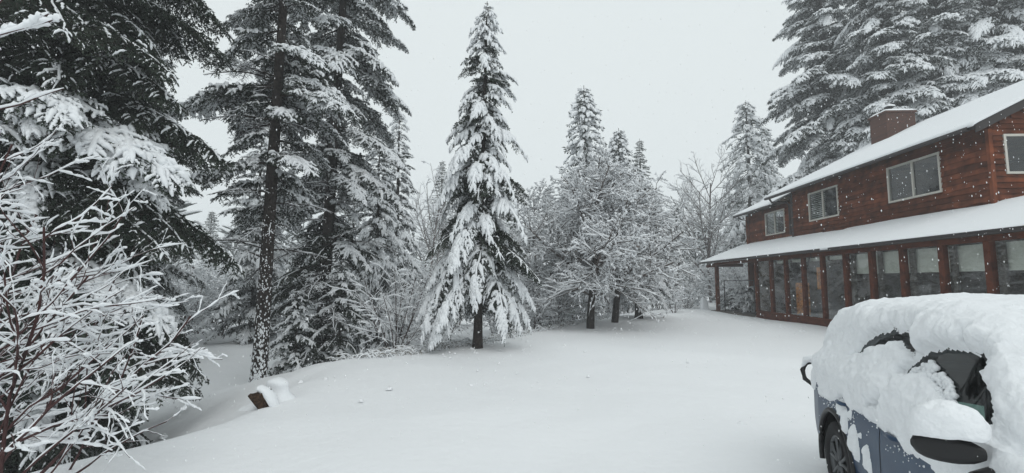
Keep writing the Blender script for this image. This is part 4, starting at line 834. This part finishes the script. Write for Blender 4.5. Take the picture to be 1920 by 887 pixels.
    # cladding lip round the arch, liner, wheels
    for xa in (.93, 3.38):
        for sy in (-1, 1):
            a = np.linspace(-.25, PI + .25, 30); P = np.stack([xa + .41 * np.cos(a), np.full(30, 0.) + sy * (wid(xa + .41 * np.cos(a)) - .005), .33 + .41 * np.sin(a)], 1); V_, F_ = tubes(P[None], np.full((1, 30), .022), 8); MB().add(V_, F_, 0, True).obj('arch_trim', M['black'], car)
            b = MB(); q = np.array([[(xa + .40 * math.cos(t), sy * y, .33 + .40 * math.sin(t)) for t in a] for y in (.50, .88)]); b.add(q.reshape(-1, 3), grid_faces(2, 30), 0, True); c0 = np.array([[(xa + r * math.cos(t), sy * .50, .33 + r * math.sin(t)) for t in a] for r in (.0, .40)]); b.add(c0.reshape(-1, 3), grid_faces(2, 30)); b.obj('arch_liner', M['black'], car)
            wh = bpy.data.objects.new('wheel', None); link(wh, car); wh.location = (xa, sy * .80, .325)
            prof = [(.215, -.09), (.225, -.10), (.29, -.105), (.318, -.09), (.328, -.06), (.33, 0), (.328, .06), (.318, .09), (.29, .105), (.225, .10), (.215, .09)]; k = 56; t = np.linspace(0, 2 * PI, k, endpoint=False)
            R_ = np.array([[((r + (.004 * (-1) ** j if abs(y) < .095 and r > .3 else 0)) * math.cos(a_), sy * y, (r + (.004 * (-1) ** j if abs(y) < .095 and r > .3 else 0)) * math.sin(a_)) for j, a_ in enumerate(t)] for r, y in prof])
            F2 = [(i * k + j, i * k + (j + 1) % k, (i + 1) * k + (j + 1) % k, (i + 1) * k + j) for i in range(len(prof) - 1) for j in range(k)]; MB().add(R_.reshape(-1, 3), F2, 0, True).obj('tyre', M['rubber'], wh)
            rm_ = MB(); pr = [(.218, -.085), (.218, .088), (.205, .092), (.195, .06), (.19, -.05)]; R2 = np.array([[(r * math.cos(a_), sy * y, r * math.sin(a_)) for a_ in t] for r, y in pr]); rm_.add(R2.reshape(-1, 3), [(i * k + j, i * k + (j + 1) % k, (i + 1) * k + (j + 1) % k, (i + 1) * k + j) for i in range(4) for j in range(k)], 0, True)
            rm_.tube([(0, sy * .0, 0), (0, sy * .085, 0)], [.05, .04], 14); rm_.obj('rim', M['rim'], wh)
            for s_ in range(5):
                for dd in (-.14, .14):
                    a_ = s_ * 2 * PI / 5 + dd + .3; b_ = s_ * 2 * PI / 5 + dd * 1.9 + .3; MB().tube([(.03 * math.cos(a_), sy * .075, .03 * math.sin(a_)), (.12 * math.cos((a_ + b_) / 2), sy * .082, .12 * math.sin((a_ + b_) / 2)), (.2 * math.cos(b_), sy * .078, .2 * math.sin(b_))], [.018, .014, .016], 6).obj('spoke', M['rim'], wh)
            MB().tube([(0, sy * .0, 0), (0, sy * .03, 0)], [.15, .15], 20).obj('brake_disc', M['dark_trim'], wh)
    # handles and mirrors
    for x, d in ((1.98, d2), (1.10, d1)):
        MB().tube([(x, -.905, .86), (x + .03, -.935, .865), (x + .13, -.94, .87), (x + .17, -.91, .87)], [.012, .016, .016, .012], 8).obj('handle', M['paint'], d)
    for sy in (-1, 1):
        mr = bpy.data.objects.new('mirror', None); link(mr, car)
        s = np.linspace(0, 1, 12); cx_ = 2.86 + .13 * s; cy_ = (-1.14 + .20 * s); cz_ = 1.06 + .01 * s; rr = np.array([.018, .045, .056, .06, .062, .062, .062, .06, .055, .05, .04, .028]); th_ = np.linspace(0, 2 * PI, 18, endpoint=False)
        Vm = np.array([[(a + r * .95 * math.cos(t) * .8, (b + r * .25 * math.cos(t)) * (1 if sy < 0 else -1), c + r * 1.0 * np.sign(math.sin(t)) * abs(math.sin(t)) ** .7) for t in th_] for a, b, c, r in zip(cx_, cy_, cz_, rr)])
        MB().add(Vm.reshape(-1, 3), [(i * 18 + j, i * 18 + (j + 1) % 18, (i + 1) * 18 + (j + 1) % 18, (i + 1) * 18 + j) for i in range(11) for j in range(18)], 0, True).add(Vm[0], [tuple(range(18))]).obj('mirror_housing', M['black'], mr)
        MB().tube([(3.0, sy * .98, .96), (2.98, sy * .86, .99)], [.035, .045], 10).obj('mirror_arm', M['black'], mr)
    hook = [(-.18, -.55, .96), (-.26, -.70, .98), (-.30, -.78, .95), (-.32, -.815, .87), (-.31, -.80, .78), (-.29, -.74, .73), (-.27, -.6, .71)]
    hk = MB().tube(hook, [.02, .024, .026, .026, .024, .02, .018], 10).obj('curved_arm', M['black'], car, label='curved black arm sticking out behind the rear corner with snow on it')
    sp = [(p[0], p[1], p[2] + .03) for p in hook[:4]]; V_, F_ = tubes(np.array([sp]), np.array([[.03, .045, .042, .012]]), 10); V_ += vnoise(V_, 30, 2)[:, None] * .006; MB().add(V_, F_, 0, True).obj('snow', M['snow_car'], hk); sp = [hook[5], hook[6]]; MB().tube([(a, b, c + .02) for a, b, c in sp], [.016, .02], 8).obj('snow', M['snow_car'], hk)
    # ---- snow lying on the body
    def sdpoly(X, Z, poly):
        P = np.array(poly); best = np.full(X.shape, 1e9); ins = np.zeros(X.shape, bool)
        for a, b in zip(P, np.roll(P, -1, 0)):
            ab = b - a; t = np.clip(((X - a[0]) * ab[0] + (Z - a[1]) * ab[1]) / (ab @ ab), 0, 1); best = np.minimum(best, np.hypot(X - a[0] - t * ab[0], Z - a[1] - t * ab[1]))
            c = ((a[1] > Z) != (b[1] > Z)) & (X < (b[0] - a[0]) * (Z - a[1]) / (b[1] - a[1] + 1e-12) + a[0]); ins ^= c
        return np.where(ins, -best, best)
    X, Y, Z = G[..., 0], G[..., 1], G[..., 2]; VT = np.repeat(vt[None], n, 0); vis = VT < 8
    nl = .035 * vnoise(G, 5, 1) + .018 * vnoise(G, 14, 2) + .008 * vnoise(G, 40, 3)
    low = np.interp(X, [-.05, .18, .28, .45, .62, .75, 1.15, 1.47, 1.87, 2.18, 2.42, 2.9, 4.2], [1.12, 1.10, 1.0, .95, .80, .79, .88, .86, .86, .83, .84, .82, .85])
    ms = Z - low + nl
    zone = (VT < 6)
    h1 = [(1.10, 1.22), (1.24, 1.38), (1.53, 1.48), (1.99, 1.50), (2.0, 1.33), (1.88, 1.37), (1.66, 1.41), (1.41, 1.32), (1.22, 1.25)]
    h2 = [(1.93, 1.25), (2.03, 1.37), (2.30, 1.45), (2.51, 1.445), (2.60, 1.37), (2.82, 1.15), (2.72, 1.05), (2.54, 1.13), (2.37, 1.22), (2.19, 1.29), (2.06, 1.22)]
    h3 = [(1.70, .985), (1.80, 1.0), (1.93, 1.06), (1.88, .99)]
    n2 = .016 * vnoise(G, 16, 7) + .012 * vnoise(G, 42, 8) + .006 * vnoise(G, 80, 9)
    mh = np.minimum(np.minimum(sdpoly(X, Z, h1), sdpoly(X, Z, h2)), sdpoly(X, Z, h3)) + n2
    mk = np.where(zone, np.minimum(ms, mh), 1.0)
    for (a, b, ra, rb) in ((1.40, .66, .075, .11), (1.44, .58, .045, .06), (1.63, .60, .04, .09), (1.66, .55, .03, .06), (1.23, .74, .05, .11), (1.16, .83, .07, .07), (1.33, .80, .03, .04), (1.52, .72, .02, .03), (.30, .9, .06, .1)):
        mk = np.where(VT < 4.6, np.maximum(mk, (1 - np.hypot((X - a) / ra, (Z - b) / rb)) * min(ra, rb) + nl * .45), mk)
    mk = np.where(VT > 12.3, Z - .95 + nl, mk)
    thick = np.interp(VT, [0, 3.4, 3.9, 4.15, 4.5, 4.8, 5.0, 5.5, 6.5, 8, 16], [.03, .032, .042, .062, .04, .04, .07, .11, .115, .12, .12])
    thick = thick * (1 + .20 * vnoise(G, 2.2, 21)) + .012 * vnoise(G, 7, 22) + .009 * vnoise(G, 19, 23) + .007 * vnoise(G, 44, 24) * (VT < 7) + .0035 * vnoise(G, 90, 25)
    ridge = np.exp(-((np.hypot((X - 1.80), (Z - 1.07) * 1.4)) / .20) ** 2) * .05 + np.exp(-((X - 2.06) / .09) ** 2 - ((Z - 1.22) / .10) ** 2) * .035     # lumps piled on the sill between the windows
    lip = np.exp(-((VT - 5.05) / .35) ** 2) * .035 * (1 + .8 * vnoise(G, 3.2, 33))
    thick = thick + np.where(VT < 6.5, ridge + lip, 0)
    w_ = np.where(VT > 4.7, .055, .04); tk = thick * np.sqrt(np.clip(1 - (1 - np.clip(mk / w_, 0, 1)) ** 2, 0, 1)); tk = np.where(mk > 0, np.maximum(tk, .003), -.004)
    D = N.copy(); D[..., 2] += .35 * np.clip(VT - 4.6, 0, 1) * (VT < 11.4); D /= np.linalg.norm(D, axis=2, keepdims=True); Pn = G + D * tk[..., None]
    sag = np.exp(-((VT - 4.95) / .3) ** 2) * np.clip(mk / .05, 0, 1) * .02; Pn[..., 2] -= sag
    keep = (mk.ravel()[F] > -.006).any(1); u, inv = np.unique(F[keep], return_inverse=True)
    MB().add(Pn.reshape(-1, 3)[u], inv.reshape(-1, 4), 0, True).obj('snow', M['snow_car'], car, label='thick crumbly snow over the roof, windows and upper doors')
    # crumbs stuck to the glass below the clear patch, and on the door
    rc = np.random.default_rng(8); Pg = G.reshape(-1, 3); Ng = N.reshape(-1, 3); xq, zq = Pg[:, 0], Pg[:, 2]; vv = VT.ravel()
    crp = np.where((vv < 5) & (vv > 4) & (sdpoly(xq, zq, [(1.96, 1.17), (2.04, 1.29), (2.18, 1.35), (2.40, 1.28), (2.62, 1.13), (2.66, 1.06), (2.4, 1.06)]) < 0))[0]; sp2 = np.where((vv < 4) & (np.abs(zq - np.interp(xq, [0, .45, .75, 1.15, 2.4], [1.0, .9, .74, .82, .78])) < .07) & (xq > .3) & (xq < 2.7))[0]
    idx = np.concatenate([rc.choice(crp, 620), rc.choice(sp2, 110)]); sz = np.concatenate([rc.uniform(.007, .021, 620), rc.uniform(.002, .008, 110)]); c_ = Pg[idx] + Ng[idx] * (sz * .35)[:, None]
    th6 = np.linspace(0, 2 * PI, 6, endpoint=False); unit = np.array([[math.cos(t) * r, math.sin(t) * r, z] for r, z in ((.55, -.8), (1, -.1), (.75, .6)) for t in th6] + [(0, 0, .95)]); vv_ = c_[:, None] + unit[None] * rc.uniform(.75, 1.25, (len(idx), 19, 1)) * sz[:, None, None]
    T_ = [(r * 6 + j, r * 6 + (j + 1) % 6, (r + 1) * 6 + (j + 1) % 6, (r + 1) * 6 + j) for r in (0, 1) for j in range(6)]; T3_ = [(12 + j, 12 + (j + 1) % 6, 18) for j in range(6)]; of = np.arange(len(idx))[:, None, None] * 19; mbc = MB(); mbc.add(vv_.reshape(-1, 3), (of + np.array(T_)[None]).reshape(-1, 4), 0, True); mbc.Q.append(((of + np.array(T3_)[None]).reshape(-1, 3), 0, True)); mbc.obj('snow_crumbs', M['snow_car'], car, kind='stuff')
    # heap on the near mirror
    a = np.linspace(0, 2 * PI, 72, endpoint=False); bb = np.linspace(-.42, PI / 2, 34); Q = np.array([[(math.cos(t) * math.cos(f_), math.sin(t) * math.cos(f_), math.sin(f_)) for t in a] for f_ in bb]); Q = np.sign(Q) * np.abs(Q) ** .85
    ang = math.atan2(.25, .20); ca, sa = math.cos(ang), math.sin(ang); B_ = np.stack([Q[..., 0] * .145, Q[..., 1] * .09, np.where(Q[..., 2] > 0, Q[..., 2] * .135, Q[..., 2] * .06)], -1); R3 = np.stack([ca * B_[..., 0] - sa * B_[..., 1] + 2.93, sa * B_[..., 0] + ca * B_[..., 1] - 1.03, B_[..., 2] + 1.145 + .02 * Q[..., 0]], -1)
    d_ = .018 * vnoise(R3, 7, 41) + .009 * vnoise(R3, 20, 42) + .004 * vnoise(R3, 55, 43) + .002 * vnoise(R3, 100, 44); R3 = R3 + Q * d_[..., None]; k = 72
    MB().add(R3.reshape(-1, 3), [(i * k + j, i * k + (j + 1) % k, (i + 1) * k + (j + 1) % k, (i + 1) * k + j) for i in range(33) for j in range(k)], 0, True).obj('snow', M['snow_car'], car, label='rounded heap of snow on the near mirror')
build_car()
# ------------------------------------------------------------------ falling snow and the air
def flakes():
    rng = np.random.default_rng(55); n = 11000; D = 1.6 + 17 * rng.random(n) ** 1.1; u = rng.uniform(-1.15, 1.15, n); X = D * u; Y = D * rng.uniform(.8, 1.0, n) + .3; Z = EYE + D * rng.uniform(-.42, .75, n)
    ok = (Z > .05) & ~((X > 10.3) & (Z < 3.4)) & ~((X > 12.3) & (Z < 7)) ; X, Y, Z, D = X[ok], Y[ok], Z[ok], D[ok]; n = len(X)
    s = (.0012 + np.minimum(rng.gamma(1.6, .0011, n), .0034)) * np.clip(D / 4, .55, 1.6); base = np.array([(1, 0, 0), (0, 1, 0), (-1, 0, 0), (0, -1, 0), (0, 0, 2.0), (0, 0, -2.0)], float) * rng.uniform(.7, 1.3, (n, 6, 1))
    V = np.stack([X, Y, Z], 1)[:, None] + base * s[:, None, None]; T = np.array([(0, 1, 4), (1, 2, 4), (2, 3, 4), (3, 0, 4), (1, 0, 5), (2, 1, 5), (3, 2, 5), (0, 3, 5)]); F = (np.arange(n)[:, None, None] * 6 + T[None]).reshape(-1, 3)
    MB().add(V.reshape(-1, 3), F, 0, True).obj('falling_snowflakes', M['flake'], kind='stuff', label='snowflakes falling through the air')
flakes()
hz = bpy.data.materials.new('haze'); hz.use_nodes = True; n_ = hz.node_tree; n_.nodes.clear(); ho = n_.nodes.new('ShaderNodeOutputMaterial'); pv = n_.nodes.new('ShaderNodeVolumePrincipled')
pv.inputs['Color'].default_value = (.93, .95, .97, 1); pv.inputs['Density'].default_value = .003; pv.inputs['Anisotropy'].default_value = .2; n_.links.new(pv.outputs[0], ho.inputs['Volume'])
mb = MB().box((-340, -330, -6), (340, 345, 34)); mb.obj('haze', hz, kind='stuff')
